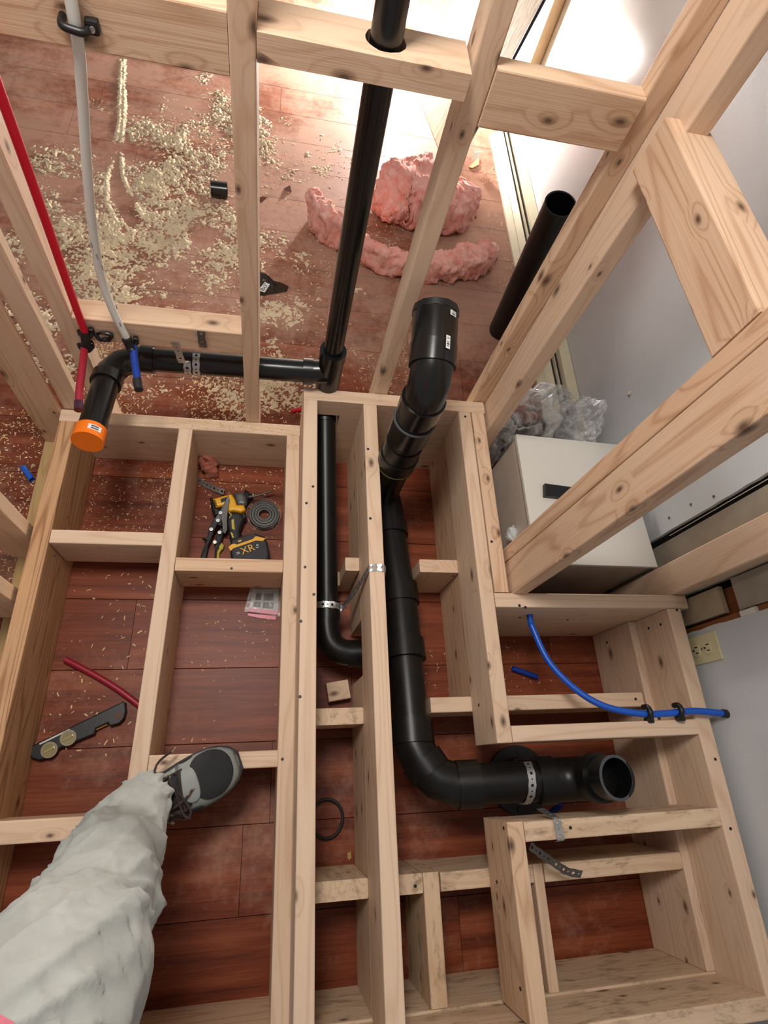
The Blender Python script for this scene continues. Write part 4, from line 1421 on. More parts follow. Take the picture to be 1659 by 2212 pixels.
dv = thing('impact_driver', G(510, 1130, 0), 'yellow and black cordless impact driver lying on its side in the bay', 'impact driver')
hs = prism('motor_housing', pl([(459, 1077), (500, 1066), (508, 1078), (512, 1090), (527, 1090), (531, 1101), (521, 1106), (505, 1103), (492, 1104), (490, 1091), (466, 1095)], 0.058), 0.004, 0.060, YELLOW, dv, bevel=0.008, seg=3)
for k in range(4):
    a = G(463 + k * 1.3, 1081 + k * 3.4, 0.0605)
    box('vent_slot', a.x - 0.003, a.x + 0.003, a.y - 0.0012, a.y + 0.0012, 0.0598, 0.0608, SLOT, hs)
prism('badge', pl([(476, 1078), (494, 1072), (496, 1078), (478, 1086)], 0.061), 0.0598, 0.0612, DARKR, hs)
prism('rear_cap', pl([(453, 1075), (460, 1074), (467, 1096), (478, 1100), (472, 1112), (463, 1112), (456, 1096)], 0.05), 0.004, 0.052, BLACKP, dv, bevel=0.006)
prism('gear_case', pl([(506, 1063), (524, 1061), (532, 1070), (534, 1084), (530, 1091), (512, 1090), (507, 1076)], 0.055), 0.006, 0.056, GREYM, dv, bevel=0.012, seg=3)
tube('nose_collar', [G(527, 1074, 0.032), G(537, 1075, 0.032)], [0.024, 0.018], DARKR, dv, seg=22)
tube('chuck', [G(534, 1075, 0.032), G(546, 1073, 0.032)], 0.0105, BLACKP, dv, seg=18)
tube('driver_bit', [G(544, 1074, 0.032), G(571, 1066, 0.032), G(593, 1059, 0.032)], [0.0035, 0.0032, 0.0018], STEELD, dv, seg=10)
hd = prism('handle', pl([(491, 1104), (519, 1104), (528, 1119), (521, 1136), (519, 1150), (521, 1168), (498, 1172), (494, 1150), (489, 1128)], 0.045), 0.008, 0.046, DARKR, dv, bevel=0.012, seg=3)
prism('grip_stripe', pl([(500, 1123), (505, 1121), (506, 1132), (507, 1145), (501, 1142)], 0.047), 0.0455, 0.0475, YELLOWG, hd)
prism('grip_stripe', pl([(493, 1107), (499, 1112), (494, 1120), (496, 1119), (501, 1112), (495, 1105)], 0.047), 0.0455, 0.047, YELLOWG, hd)
prism('grip_stripe', pl([(497, 1149), (503, 1152), (505, 1162), (502, 1162), (499, 1154)], 0.047), 0.0455, 0.047, YELLOWG, hd)
prism('trigger', pl([(519, 1103), (530, 1104), (533, 1116), (527, 1122), (522, 1116)], 0.04), 0.012, 0.040, BLACKP, dv, bevel=0.005)
bt = prism('battery', pl([(498, 1168), (505, 1163), (551, 1152), (572, 1160), (578, 1172), (583, 1198), (579, 1215), (503, 1218), (497, 1192)], 0.06), 0.002, 0.066, DARKR, dv, bevel=0.008, seg=3)
prism('foot_band', pl([(493, 1182), (500, 1176), (552, 1158), (574, 1163), (568, 1169), (553, 1168), (504, 1185), (498, 1191)], 0.067), 0.0655, 0.0685, YELLOW, bt, bevel=0.001)
prism('black_deck', pl([(500, 1172), (512, 1164), (549, 1153), (552, 1158), (546, 1164), (512, 1176)], 0.069), 0.068, 0.0705, DARKR, bt)
prism('logo_tab', pl([(514, 1168), (521, 1166), (522, 1169), (515, 1171)], 0.071), 0.0705, 0.0712, YELLOW, bt)
xd = (G(560, 1178, 0.068) - G(510, 1197, 0.068)).normalized()
text_mesh('battery_mark', 'XR', 0.030, frame_matrix(G(535, 1187, 0.0700), xd, (0.3, 1, 0)), YELLOW, bt)
text_mesh('battery_volts', '20', 0.010, frame_matrix(G(514, 1195, 0.0700), xd, (0.3, 1, 0)), PAPER, bt)
text_mesh('battery_amps', '5.0', 0.010, frame_matrix(G(556, 1180, 0.0700), (0, 1, 0), (-1, 0, 0)), PAPER, bt)

sn = thing('tin_snips', G(470, 1130, 0), 'black aviation snips with steel jaws lying across the impact driver', 'snips')
zs = lambda x, y: max(0.0, (y - 0.62) * 0.40)
zoff = lambda x, y: max(0.006, min(0.066, 0.006 + (y - 0.60) * 0.42))
prism('blade', pl([(492, 1075), (495, 1078), (487, 1097), (489, 1110), (485, 1120), (471, 1120), (455, 1136), (462, 1118), (477, 1100)], 0.06), 0.0, 0.006, GREYM, sn, bevel=0.001, zf=zoff)
prism('blade', pl([(493, 1074), (496, 1082), (492, 1105), (490, 1122), (490, 1138), (485, 1146), (480, 1142), (479, 1124), (476, 1110), (484, 1094)], 0.06), 0.0065, 0.011, plain('jaw_steel', (0.13, 0.125, 0.12, 1), 0.5, metal=0.5), sn, bevel=0.001, zf=zoff)
for (px, py) in ((477, 1112), (471, 1126), (456, 1142), (474, 1148), (463, 1166)):
    c = G(px, py, 0.045)
    z = zoff(c.x, c.y) + 0.010
    tube('rivet', [(c.x, c.y, z), (c.x, c.y, z + 0.004)], 0.0055, STEEL, sn, seg=12)
prism('handle', pl([(471, 1121), (481, 1124), (479, 1140), (470, 1136), (462, 1150), (456, 1164), (450, 1176), (442, 1212), (428, 1214), (436, 1186), (446, 1166), (436, 1162), (448, 1158), (452, 1142), (461, 1128)], 0.03), 0.002, 0.014, DARKR, sn, bevel=0.003, zf=lambda x, y: zoff(x, y) * 0.8)
prism('handle', pl([(478, 1140), (484, 1148), (480, 1160), (476, 1172), (470, 1180), (468, 1212), (461, 1214), (463, 1184), (464, 1168), (468, 1150)], 0.03), -0.001, 0.010, DARKR, sn, bevel=0.003, zf=lambda x, y: zoff(x, y) * 0.8)
gp = prism('yellow_grip', pl([(472, 1172), (479, 1171), (484, 1176), (482, 1184), (478, 1187), (474, 1194), (474, 1212), (466, 1213), (468, 1190), (472, 1183)], 0.02), 0.003, 0.016, YELLOWG, sn, bevel=0.004)

rl = thing('strap_roll', G(571, 1114, 0), 'coil of dark perforated strap in a clear plastic roll beside the driver', 'strap roll')
rc_ = G(571, 1112, 0.02)
for k in range(9):
    tube('strap_turn', [(rc_.x, rc_.y, 0.004 + 0.0007 * k), (rc_.x, rc_.y, 0.022 + 0.0004 * ((k * 5) % 4))], 0.0175 + 0.0028 * (k + 1), (STEELD, DARKR, GREYM)[k % 3], rl, seg=30, hollow=0.0021)
tube('core', [(rc_.x, rc_.y, 0.002), (rc_.x, rc_.y, 0.024)], 0.0178, GREYM, rl, seg=26, hollow=0.0018)
tube('rim', [(rc_.x, rc_.y, 0.002), (rc_.x, rc_.y, 0.026)], 0.0445, GREYM, rl, seg=34, hollow=0.0013)
tube('clear_shell', [(rc_.x - 0.002, rc_.y, 0.001), (rc_.x - 0.002, rc_.y, 0.030)], 0.0515, BLIST, rl, seg=34, hollow=0.001)

lv = thing('spirit_level', G(165, 1580, 0), 'black torpedo spirit level with two round vials on the laminate', 'spirit level')
bd = prism('body', pl([(59, 1622), (66, 1613), (82, 1604), (150, 1572), (266, 1515), (271, 1518), (272, 1538), (268, 1552), (258, 1563), (238, 1569), (233, 1562), (207, 1574), (204, 1586), (170, 1600), (130, 1616), (110, 1636), (84, 1643), (68, 1638)], 0.018), 0.0, 0.020, BLACKP, lv, bevel=0.003)
CLEAR = plain('vial_amber', srgb(150, 138, 100), 0.15, spec=0.8, var=0.2)
for (px, py) in ((107, 1620), (148, 1594)):
    c = G(px, py, 0.020)
    v = tube('round_vial', [(c.x, c.y, 0.0195), (c.x, c.y, 0.0235)], 0.0185, plain('vial_bezel', srgb(150, 140, 112), 0.35) if px == 107 else MATS['vial_bezel'], lv, seg=26)
    tube('vial_window', [(c.x, c.y, 0.0236), (c.x, c.y, 0.0245)], 0.0140, CLEAR, v, seg=24)
    tube('bubble_tube', [(c.x - 0.010, c.y - 0.006, 0.0240), (c.x + 0.010, c.y + 0.006, 0.0240)], 0.0035, plain('bubble_green', srgb(176, 160, 112), 0.12) if px == 107 else MATS['bubble_green'], v, seg=10)
a, b = G(243, 1552, 0.021), G(262, 1536, 0.021)
prism('end_window', pl([(245, 1545), (258, 1534), (266, 1536), (262, 1550), (250, 1556)], 0.021), 0.0198, 0.0212, plain('window_brown', srgb(92, 58, 48), 0.2), lv)
prism('centre_vial', pl([(203, 1571), (230, 1560), (233, 1566), (208, 1578)], 0.012), 0.004, 0.014, plain('vial_yellow', srgb(160, 116, 50), 0.2), lv, bevel=0.002)
prism('bright_edge', pl([(84, 1606), (150, 1574), (151, 1577), (86, 1609)], 0.0205), 0.0198, 0.0206, STEEL, lv)

pk = thing('hardware_packet', G(570, 1300, 0), 'small blister packet with a grey printed card and pink band', 'packet')
prism('card_base', pl([(546, 1272), (602, 1273), (600, 1326), (537, 1320)], 0.006), 0.001, 0.004, CARD, pk)
for (q4) in (((554, 1281), (566, 1281), (564, 1296), (551, 1296)), ((570, 1282), (592, 1282), (591, 1297), (569, 1297)), ((549, 1300), (564, 1301), (562, 1312), (546, 1311)), ((569, 1301), (592, 1301), (590, 1315), (567, 1313))):
    prism('printed_picture', pl(q4, 0.006), 0.0041, 0.0046, CARDP, pk)
prism('pink_band', pl([(537, 1313), (600, 1320), (599, 1328), (535, 1321)], 0.008), 0.001, 0.008, PINKP, pk)
prism('pink_base', pl([(535, 1325), (597, 1331), (595, 1339), (560, 1335), (536, 1330)], 0.002), 0.0005, 0.003, PINKP, pk)
prism('blister', pl([(541, 1266), (607, 1266), (605, 1331), (527, 1320)], 0.012), 0.0045, 0.014, BLIST, pk, bevel=0.003)

rg_c = G(706, 1768, 0.006)
rgp = [rg_c + Vector((0.040 * math.cos(t), 0.044 * math.sin(t), 0.004 + 0.003 * math.sin(2 * t))) for t in [2 * math.pi * k / 28 for k in range(29)]]
rr_ = tube('rubber_ring', rgp, 0.0038, DARKR, None, seg=10)
tag(rr_, 'thin black rubber ring on the floor between two joists', 'ring')
oc = bxl('wood_offcut', 0.195, 0.255, 0.170, 0.220, 0.001, 0.038, WOOD, None)
oc.rotation_euler.rotate(Matrix.Rotation(0.15, 3, 'Z'))
oc.location = (0.196, 0.190, 0.0195)
tag(oc, 'small wood offcut on the floor under the black elbow', 'offcut')
oc2 = bxl('wood_offcut', 0.150, 0.196, 0.470, 0.512, 0.001, 0.09, WOOD, None)
tag(oc2, 'small upright wood offcut beside the low black pipe', 'offcut')
lf = prism('dry_leaf', pl([(750, 1842), (757, 1838), (759, 1852), (754, 1858), (750, 1852)], 0.0), 0.001, 0.004, plain('leaf_yellow', srgb(176, 140, 70), 0.7), None)
tag(lf, 'small yellow curl on the floor beside the middle joist', 'scrap')

# ================================================================== SAWDUST


def vnoise(x, y, seed):
    """value noise on arrays"""
    r = np.random.RandomState(seed)
    tab = r.rand(256, 256)
    xi, yi = np.floor(x).astype(int), np.floor(y).astype(int)
    fx, fy = x - xi, y - yi
    fx, fy = fx * fx * (3 - 2 * fx), fy * fy * (3 - 2 * fy)
    a = tab[xi & 255, yi & 255]
    b = tab[(xi + 1) & 255, yi & 255]
    c = tab[xi & 255, (yi + 1) & 255]
    d = tab[(xi + 1) & 255, (yi + 1) & 255]
    return (a * (1 - fx) + b * fx) * (1 - fy) + (c * (1 - fx) + d * fx) * fy


def vfbm(x, y, seed, octs=4, gain=0.5):
    t, amp, tot = 0, 1.0, 0
    for k in range(octs):
        t = t + amp * vnoise(x * 2 ** k, y * 2 ** k, seed + k)
        tot += amp
        amp *= gain
    return t / tot


def seg_dist(x, y, pts):
    d = np.full(x.shape, 9.0)
    for (a, b) in zip(pts[:-1], pts[1:]):
        ax, ay, bx_, by = a.x, a.y, b.x, b.y
        L2 = (bx_ - ax) ** 2 + (by - ay) ** 2
        t = np.clip(((x - ax) * (bx_ - ax) + (y - ay) * (by - ay)) / L2, 0, 1)
        d = np.minimum(d, np.hypot(x - ax - t * (bx_ - ax), y - ay - t * (by - ay)))
    return d


def blob(x, y, c, rx, ry):
    return np.exp(-(((x - c.x) / rx) ** 2 + ((y - c.y) / ry) ** 2))


def sawdust_sheet():
    st = 0.0029
    xs_ = np.arange(-1.45, 0.62, st)
    ys_ = np.arange(1.03, 3.25, st)
    X, Y = np.meshgrid(xs_, ys_)
    reg = 0.95 * blob(X, Y, G(330, 400), 0.42, 0.42) + 0.85 * blob(X, Y, G(400, 620), 0.50, 0.30) + 0.75 * blob(X, Y, G(630, 300), 0.36, 0.36)
    reg += 0.6 * blob(X, Y, G(430, 250), 0.25, 0.3) + 0.75 * blob(X, Y, G(300, 860), 0.5, 0.16) + 0.55 * blob(X, Y, G(600, 860), 0.32, 0.14)
    reg += 0.35 * blob(X, Y, G(60, 600), 0.4, 0.5) + 0.35 * blob(X, Y, G(640, 640), 0.16, 0.16)
    reg = np.clip(reg, 0, 1.05)
    lo = vfbm(X * 6.5, Y * 6.5, 11, 5, 0.6)
    cl = 0.66 * vfbm(X * 135, Y * 135, 31, 3, 0.65) + 0.34 * vfbm(X * 34, Y * 34, 37, 3, 0.6)
    hi = vfbm(X * 130, Y * 130, 51, 2, 0.5)
    cover = np.clip((lo - (0.80 - 0.46 * reg)) * 4.0, 0, 1)
    h = cover * np.clip(cl - 0.455 - 0.10 * (1 - cover), 0, 1) * 0.044 * (0.55 + 0.9 * hi)
    # the furrow where something was dragged
    left = [G(262, 130), G(258, 270), G(246, 330), G(230, 390), G(232, 440), G(256, 485)]
    right = [G(268, 130), G(268, 250), G(262, 320), G(266, 380), G(288, 430), G(312, 470)]
    d1, d2 = seg_dist(X, Y, left), seg_dist(X, Y, right)
    mid = [a.lerp(b, 0.5) for a, b in zip(left, right)]
    dm = seg_dist(X, Y, mid)
    h *= np.clip((dm - 0.022) / 0.02, 0, 1)
    for d in (d1, d2):
        h = np.maximum(h, np.clip(1 - d / (0.002 + 0.018 * cl), 0, 1) * 0.008 * np.clip(2.2 * cl - 0.45, 0, 1.5) * np.clip((lo - 0.33) * 8, 0, 1))
    # flat drift by the coupling
    drift = [G(375, 540), G(385, 490), G(430, 440), G(480, 425), G(560, 432)]
    dd = seg_dist(X, Y, drift)
    h = np.maximum(h, np.clip((0.165 - dd - 0.26 * lo - 0.10 * cl) / 0.05, 0, 1) * (0.0012 + 0.006 * cl * hi))
    # keep what is clear of the studs and of the leaning sheet
    h[(X > 0.50) & (Y > 2.4)] = 0
    h += (hi - 0.5) * 0.002 * (h > 0)
    keep = h > 0.0007
    idx = -np.ones(X.shape, int)
    cell = keep[:-1, :-1] | keep[1:, :-1] | keep[:-1, 1:] | keep[1:, 1:]
    use = np.zeros(X.shape, bool)
    use[:-1, :-1] |= cell
    use[1:, :-1] |= cell
    use[:-1, 1:] |= cell
    use[1:, 1:] |= cell
    idx[use] = np.arange(use.sum())
    jx = (vnoise(X * 300, Y * 300, 77) - 0.5) * st * 0.7
    Z = np.where(keep, h, -0.0006)
    V = np.stack([(X + jx)[use], (Y - jx)[use], Z[use]], 1)
    q = np.stack([idx[:-1, :-1][cell], idx[:-1, 1:][cell], idx[1:, 1:][cell], idx[1:, :-1][cell]], 1)
    me = bpy.data.meshes.new('sawdust')
    me.vertices.add(len(V))
    me.vertices.foreach_set('co', V.ravel())
    me.loops.add(q.size)
    me.loops.foreach_set('vertex_index', q.ravel())
    me.polygons.add(len(q))
    me.polygons.foreach_set('loop_start', np.arange(0, q.size, 4))
    me.update()
    me.polygons.foreach_set('use_smooth', [True] * len(q))
    me.materials.append(SAWD)
    o = bpy.data.objects.new('sawdust', me)
    COL.objects.link(o)
    tag(o, 'clumped yellow sawdust spread over the floor of the back room', 'sawdust', kind='stuff')
    return o


sawdust_sheet()


def shavings():
    r = random.Random(5)
    V, Fc = [], []

    def flake(x, y, z, s):
        a = r.uniform(0, math.tau)
        l, w = s * r.uniform(0.6, 1.8), s * r.uniform(0.25, 0.6)
        ca, sa = math.cos(a), math.sin(a)
        k = len(V)
        for (u, v, t) in ((-1, -1, 0.0), (1, -1, 0.25), (1, 1, 0.35), (-1, 1, 0.05), (0, -1, 0.5), (0, 1, 0.55)):
            V.append((x + ca * u * l / 2 - sa * v * w / 2, y + sa * u * l / 2 + ca * v * w / 2, z + 0.0004 + t * s * 0.45))
        Fc.extend([(k, k + 4, k + 5, k + 3), (k + 4, k + 1, k + 2, k + 5)])

    def scatter(n, x0, x1, y0, y1, z, s0, s1, dens=None):
        c = 0
        while c < n:
            x, y = r.uniform(x0, x1), r.uniform(y0, y1)
            if dens and r.random() > dens(x, y):
                c += 0.25
                continue
            flake(x, y, z, r.uniform(s0, s1))
            c += 1
    nz = lambda x, y: max(0.05, mnoise.noise(Vector((x * 4, y * 4, 2))) * 1.3 + 0.45)
    scatter(900, -0.53, -0.28, 0.58, 0.885, 0, 0.0015, 0.0045, nz)
    scatter(160, -0.55, -0.29, 0.05, 0.53, 0, 0.002, 0.008, nz)
    scatter(90, -0.23, 0.03, 0.05, 0.46, 0, 0.002, 0.006, nz)
    scatter(200, -0.23, 0.03, 0.52, 0.885, 0, 0.002, 0.006, nz)
    scatter(2600, -1.25, -0.67, 0.45, 1.05, 0, 0.002, 0.007, nz)
    scatter(2600, -0.60, 0.06, 0.96, 1.35, 0, 0.003, 0.008, nz)
    scatter(2400, -0.9, 0.5, 1.2, 2.6, 0, 0.003, 0.009, nz)
    scatter(500, 0.28, 0.55, 0.98, 1.6, 0, 0.002, 0.006, nz)
    scatter(220, 0.3, 0.95, 0.18, 0.33, 0, 0.002, 0.005, nz)
    scatter(300, 0.90, 0.99, 1.3, 2.6, 0, 0.003, 0.010, nz)
    # on the tops of the far plates
    scatter(260, -0.40, 0.06, 0.893, 0.924, LO, 0.002, 0.006, nz)
    scatter(90, 0.16, 0.50, 0.930, 0.953, UP, 0.002, 0.006, nz)
    scatter(60, 0.035, 0.068, 0.84, 0.888, LO, 0.002, 0.005)
    o = mesh_obj('wood_shavings', V, Fc, FLAKE, None)
    tag(o, 'loose pale wood shavings scattered over floor and plates', 'shavings', kind='stuff')


shavings()

# ================================================================== PERSON (leg, boot, hem of a shirt)
pr_ = thing('person', (-0.33, -0.088, LO), 'person in grey work trousers stepping on the low frame, seen from above', 'person')
C0 = Vector((0, 0, CAM_H))


def RD(x, y, d):
    return C0 + ray(x, y) * d


LEG = [(RD(322, 1716, 1.150), 0.038), (RD(310, 1731, 1.118), 0.049), (RD(286, 1770, 1.065), 0.064), (RD(248, 1858, 0.955), 0.073), (RD(188, 1992, 0.800), 0.079), (RD(128, 2095, 0.670), 0.086), (RD(80, 2200, 0.560), 0.092)]
hip = Vector((-0.315, -0.340, 1.01))
LEG += [(hip, 0.108)]
LEG2 = [(Vector((-0.62, -0.62, 0.22)), 0.055), (Vector((-0.62, -0.61, 0.42)), 0.072), (Vector((-0.60, -0.575, 0.68)), 0.085), (Vector((-0.56, -0.52, 0.86)), 0.10), (Vector((-0.53, -0.47, 1.02)), 0.11)]


def loft_raw(bm, spec, seg=40, per=10):
    P = spline([p for p, r in spec], per)
    rr = [r for p, r in spec]
    n = len(P)
    T, Nn = frames(P)
    rows = []
    for i in range(n):
        t = i / (n - 1) * (len(rr) - 1)
        k = min(len(rr) - 2, int(t))
        rad = rr[k] + (rr[k + 1] - rr[k]) * (t - k)
        B = T[i].cross(Nn[i])
        rows.append([bm.verts.new(P[i] + (Nn[i] * math.cos(2 * math.pi * j / seg) + B * math.sin(2 * math.pi * j / seg)) * rad) for j in range(seg)])
    for i in range(n - 1):
        for j in range(seg):
            j2 = (j + 1) % seg
            bm.faces.new((rows[i][j], rows[i][j2], rows[i + 1][j2], rows[i + 1][j]))
    bm.faces.new(rows[0][::-1])
    bm.faces.new(rows[-1])


bm = bmesh.new()
loft_raw(bm, LEG)
loft_raw(bm, LEG2)
pel = [(hip + Vector((0.035, 0.02, 0.0)), 0.090), (hip, 0.115), (hip.lerp(LEG2[-1][0], 0.5) + Vector((0, -0.01, 0.05)), 0.135), (LEG2[-1][0], 0.115), (LEG2[-1][0] + Vector((-0.03, -0.02, 0.0)), 0.09)]
loft_raw(bm, pel)
tmp_me = bpy.data.meshes.new('tmp')
bm.to_mesh(tmp_me)
bm.free()
tmp = bpy.data.objects.new('tmp', tmp_me)
COL.objects.link(tmp)
md = tmp.modifiers.new('r', 'REMESH')
md.mode = 'VOXEL'
md.voxel_size = 0.0052
md2 = tmp.modifiers.new('s', 'SMOOTH')
md2.iterations = 6
md2.factor = 0.5
dg = bpy.context.evaluated_depsgraph_get()
tm = bpy.data.meshes.new_from_object(tmp.evaluated_get(dg))
bpy.data.objects.remove(tmp)
# folds of the cloth
AXP = spline([p for p, r in LEG], 10)
AXT, AXN = frames(AXP)
nv = len(tm.vertices)
co = np.empty(nv * 3)
no = np.empty(nv * 3)
tm.vertices.foreach_get('co', co)
tm.vertices.foreach_get('normal', no)
co = co.reshape(-1, 3)
no = no.reshape(-1, 3)
ax = np.array([list(p) for p in AXP])
at_ = np.array([list(p) for p in AXT])
an = np.array([list(p) for p in AXN])
cum = np.concatenate([[0], np.cumsum(np.linalg.norm(np.diff(ax, axis=0), axis=1))])
d2_ = ((co[:, None, :] - ax[None]) ** 2).sum(2)
near = d2_.argmin(1)
u = cum[near] + ((co - ax[near]) * at_[near]).sum(1)
rel = co - ax[near]
bt_ = np.cross(at_[near], an[near])
ang = np.arctan2((rel * bt_).sum(1), (rel * an[near]).sum(1))
lown = np.array([mnoise.noise(Vector(c) * 9) for c in co])
lown2 = np.array([mnoise.noise(Vector(c) * 17 + Vector((5, 0, 0))) for c in co])
disp = 0.007 * lown + 0.0035 * lown2
# gathered folds running round the leg, slanting
for (u0, sl, wd, amp, a0, aw) in ((0.075, 0.030, 0.012, 0.009, 0.5, 1.6), (0.125, -0.035, 0.016, 0.010, 2.2, 1.6), (0.175, 0.040, 0.020, 0.013, -0.6, 1.8), (0.215, 0.030, 0.014, 0.009, 1.2, 1.5),
                              (0.275, -0.030, 0.022, 0.014, -1.5, 1.7), (0.315, 0.045, 0.022, 0.015, 0.6, 1.7), (0.365, -0.03, 0.02, 0.010, 2.6, 1.6), (0.43, 0.05, 0.028, 0.016, -0.4, 1.8), (0.47, -0.04, 0.024, 0.012, 1.8, 1.5),
                              (0.55, 0.03, 0.03, 0.012, 0.2, 1.8), (0.62, -0.03, 0.03, 0.012, -1.8, 1.8)):
    da = (ang - a0 + math.pi) % (2 * math.pi) - math.pi
    env = np.exp(-(da / aw) ** 2)
    du = u - (u0 + sl * da + 0.012 * lown)
    disp += 0.60 * env * amp * np.where(du < 0, np.exp(-(du / (0.40 * wd)) ** 2), np.exp(-(du / (2.0 * wd)) ** 2))
# creases: sharp ridges that run round the leg on a slant
for (ku, ka, amp, sd_) in ((15.0, 1.1, 0.0105, 3.0), (24.0, 1.6, 0.0060, 11.0), (8.0, 0.9, 0.010, 21.0)):
    nz_ = np.array([mnoise.noise(Vector((ka * math.cos(t), ka * math.sin(t) + sd_, k_ * ku + 1.6 * math.sin(t + sd_)))) for t, k_ in zip(ang, u)])
    gate = np.clip(0.55 + 0.9 * lown, 0.1, 1.2)
    disp += amp * gate * ((1 - np.minimum(1, np.abs(nz_) * 2.2)) ** 2.2 - 0.25)
# side seam
da = (ang - 1.9 + math.pi) % (2 * math.pi) - math.pi
disp += 0.0022 * np.exp(-(da / 0.035) ** 2)
co = co + no * disp[:, None]
tm.vertices.foreach_set('co', co.ravel())
tm.update()
tm.polygons.foreach_set('use_smooth', [True] * len(tm.polygons))
tm.materials.clear()
tm.materials.append(FABRIC)
tr = bpy.data.objects.new('trousers', tm)
link(tr, pr_)

# shirt hem over the hip
V, Fc = [], []
tcx, tcy = -0.385, -0.350
nr, ns = 16, 48
for i in range(nr + 1):
    t = i / nr
    z = 0.985 + t * 0.34
    for j in range(ns):
        a = 2 * math.pi * j / ns
        wv = 1 + 0.03 * math.sin(7 * a + 2) * (1 - t) + 0.02 * math.sin(11 * a)
        V.append((tcx + 0.265 * (1 - 0.10 * t) * wv * math.cos(a), tcy + 0.235 * (1 - 0.10 * t) * wv * math.sin(a), z + 0.008 * math.sin(3 * a)))
for i in range(nr):
    for j in range(ns):
        j2 = (j + 1) % ns
        Fc.append((i * ns + j, i * ns + j2, (i + 1) * ns + j2, (i + 1) * ns + j))
Fc.append(tuple(nr * ns + j for j in range(ns)))
ts = mesh_obj('shirt', V, Fc, TSHIRT, pr_, smooth=True)
ts['label'] = 'pink shirt hem'

# boot
toe, dr2 = G(515, 1641, 0.235), Vector((0.930, 0.368, 0)).normalized()
toe.z = LO
FL = 0.300
heel = toe - dr2 * FL
sd2 = Vector((-dr2.y, dr2.x, 0))
SEC = [(0.0, 0.020, 0.055), (0.03, 0.029, 0.068), (0.12, 0.035, 0.088), (0.25, 0.037, 0.098), (0.36, 0.039, 0.092), (0.48, 0.043, 0.078), (0.60, 0.049, 0.066), (0.72, 0.052, 0.058), (0.82, 0.050, 0.052), (0.90, 0.043, 0.046), (0.96, 0.031, 0.039), (1.0, 0.014, 0.028)]


def sec(u):
    for (a, b) in zip(SEC[:-1], SEC[1:]):
        if u <= b[0]:
            t = (u - a[0]) / (b[0] - a[0])
            return a[1] + (b[1] - a[1]) * t, a[2] + (b[2] - a[2]) * t
    return SEC[-1][1], SEC[-1][2]


def S(u, a, off=0.0):
    """boot upper: u heel to toe, a from 0 (right foot edge) over the instep to pi (left edge)"""
    w, h = sec(max(0, min(1, u)))
    w += off
    h += off
    ca, sa = math.cos(a), math.sin(a)
    x = math.copysign(abs(ca) ** 0.75, ca) * w
    z = 0.016 + abs(sa) ** 0.85 * (h - 0.016)
    cen = 0.006 * math.sin(u * 3.0)
    return heel + dr2 * (u * FL + (off if u > 0.5 else 0) * 0.6) - sd2 * (x + cen) + Vector((0, 0, z))


def patch(name, u0, u1, a0, a1, off, mat, parent, nu=16, na=20, oval=False, thick=0.002):
    V, Fc = [], []
    for i in range(nu + 1):
        for j in range(na + 1):
            fu, fa = 2 * i / nu - 1, 2 * j / na - 1
            if oval:
                k = math.sqrt(max(0.0, 1 - fa * fa / 2))
                l = math.sqrt(max(0.0, 1 - fu * fu / 2))
                fu, fa = fu * k, fa * l
            V.append(S((u0 + u1) / 2 + fu * (u1 - u0) / 2, (a0 + a1) / 2 + fa * (a1 - a0) / 2, off))
    for i in range(nu):
        for j in range(na):
            k = i * (na + 1) + j
            Fc.append((k, k + 1, k + na + 2, k + na + 1))
    o = mesh_obj(name, V, Fc, mat, parent, smooth=True)
    if thick:
        m_ = o.modifiers.new('t', 'SOLIDIFY')
        m_.thickness = thick
        m_.offset = 0
    return o


V, Fc = [], []
nu, na = 44, 30
for i in range(nu + 1):
    for j in range(na + 1):
        V.append(S(i / nu, math.pi * j / na))
for i in range(nu):
    for j in range(na):
        k = i * (na + 1) + j
        Fc.append((k, k + 1, k + na + 2, k + na + 1))
Fc.append(tuple(range(na + 1)))
Fc.append(tuple(nu * (na + 1) + j for j in range(na + 1))[::-1])
bo = mesh_obj('boot', V, Fc, SHOEG, pr_, smooth=True)
bo['label'] = 'grey and black hiking boot'
outl = [heel + dr2 * (u * FL + 0.004 * (1 if u > 0.9 else 0)) - sd2 * (s_ * (sec(u)[0] + 0.005) + 0.006 * math.sin(u * 3.0)) for s_, us in ((1, [k / 20 for k in range(21)]), (-1, [1 - k / 20 for k in range(21)])) for u in us]
prism('sole', [(p.x, p.y) for p in outl], LO + 0.0005, LO + 0.026, SOLE, bo, bevel=0.004)
patch('toe_rand', 0.60, 0.985, 0.10, 3.04, 0.0012, SHOEL, bo, 18, 30)
patch('toe_mesh', 0.655, 0.945, 0.62, 2.62, 0.0036, SHOEB, bo, 18, 26, oval=True)
patch('side_mesh', 0.60, 0.70, 2.62, 3.00, 0.0036, SHOEB, bo, 10, 10, oval=True)
patch('side_mesh', 0.56, 0.68, 0.20, 0.52, 0.0036, SHOEB, bo, 10, 10, oval=True)
patch('side_mesh', 0.44, 0.54, 2.55, 2.85, 0.0030, SHOEB, bo, 10, 10, oval=True)
patch('lace_guard', 0.58, 0.70, 0.95, 2.15, 0.0048, SHOEL, bo, 10, 18, oval=True)
patch('eyestay', 0.28, 0.58, 1.95, 2.55, 0.0026, SHOEL, bo, 12, 10)
patch('eyestay', 0.28, 0.58, 0.55, 1.15, 0.0026, SHOEG, bo, 12, 10)
patch('tongue', 0.18, 0.62, 0.85, 2.20, 0.0045, SHOEB, bo, 14, 14)
patch('ankle_cuff', 0.10, 0.24, 0.9, 2.25, 0.0050, SHOEB, bo, 10, 16)
patch('cuff_stripe', 0.235, 0.275, 0.9, 1.9, 0.0062, SHOEL, bo, 4, 12)
lr = random.Random(9)
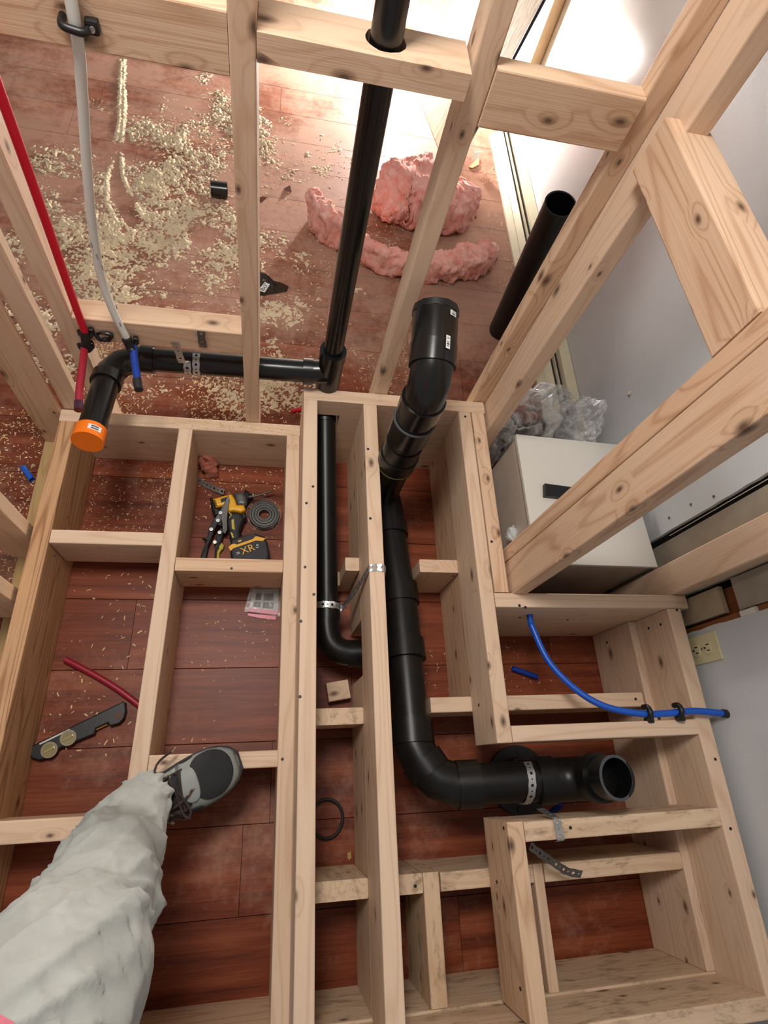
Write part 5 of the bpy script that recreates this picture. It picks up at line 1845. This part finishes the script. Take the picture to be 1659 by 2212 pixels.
for k in range(7):
    uu = 0.31 + k * 0.042
    a, b = 1.0, 2.1
    if k % 2:
        a, b = b, a
    tube('lace', [S(uu, a, 0.006), S(uu + 0.012, (a + b) / 2 + lr.uniform(-.2, .2), 0.013), S(uu + 0.036, b, 0.006)], 0.0030, LACE, bo, smooth_path=5, seg=8)
    tube('eyelet_loop', [S(uu, 2.16, 0.003), S(uu + 0.004, 2.05, 0.008), S(uu + 0.012, 2.12, 0.004)], 0.0030, LACEL if k in (1, 3, 5) else LACE, bo, smooth_path=4, seg=8)
for (pts) in ([(0.40, 1.5, 0.012), (0.45, 1.0, 0.026), (0.40, 0.5, 0.012), (0.33, 0.75, 0.016), (0.39, 1.35, 0.014)],
              [(0.40, 1.6, 0.012), (0.47, 2.0, 0.022), (0.42, 2.3, 0.014), (0.36, 1.9, 0.018), (0.40, 1.5, 0.014)],
              [(0.42, 1.4, 0.014), (0.50, 1.2, 0.018), (0.58, 1.3, 0.012), (0.64, 1.45, 0.010)],
              [(0.41, 1.7, 0.014), (0.46, 2.2, 0.024), (0.50, 2.65, 0.030), (0.535, 2.90, 0.036)],
              [(0.36, 1.2, 0.012), (0.34, 0.8, 0.018), (0.42, 0.45, 0.014), (0.47, 0.7, 0.018), (0.42, 1.1, 0.016)],
              [(0.44, 1.6, 0.012), (0.38, 1.1, 0.02), (0.34, 0.6, 0.016), (0.30, 0.7, 0.014)]):
    tube('lace_loop', [S(*p) for p in pts], 0.0024, LACE, bo, smooth_path=6, seg=8)
for k in range(9):
    u0, a0 = lr.uniform(0.40, 0.56), lr.uniform(0.5, 2.3)
    tube('lace_loop', [S(u0 + lr.uniform(-.06, .06), a0 + lr.uniform(-.5, .5), lr.uniform(0.008, 0.022)) for q in range(5)], 0.0021, LACE if k % 5 else LACEL, bo, smooth_path=6, seg=8)
tube('lace_tip', [S(0.60, 1.36, 0.012), S(0.655, 1.48, 0.010)], 0.0017, LACEL, bo, seg=8)
tube('lace_tip', [S(0.525, 2.82, 0.034), S(0.545, 2.95, 0.038)], 0.0016, LACEL, bo, seg=8)
tube('pull_tab', [S(0.10, 2.2, 0.008), S(0.16, 2.22, 0.010), S(0.235, 2.18, 0.008)], 0.0042, TABG, bo, smooth_path=4, seg=10)
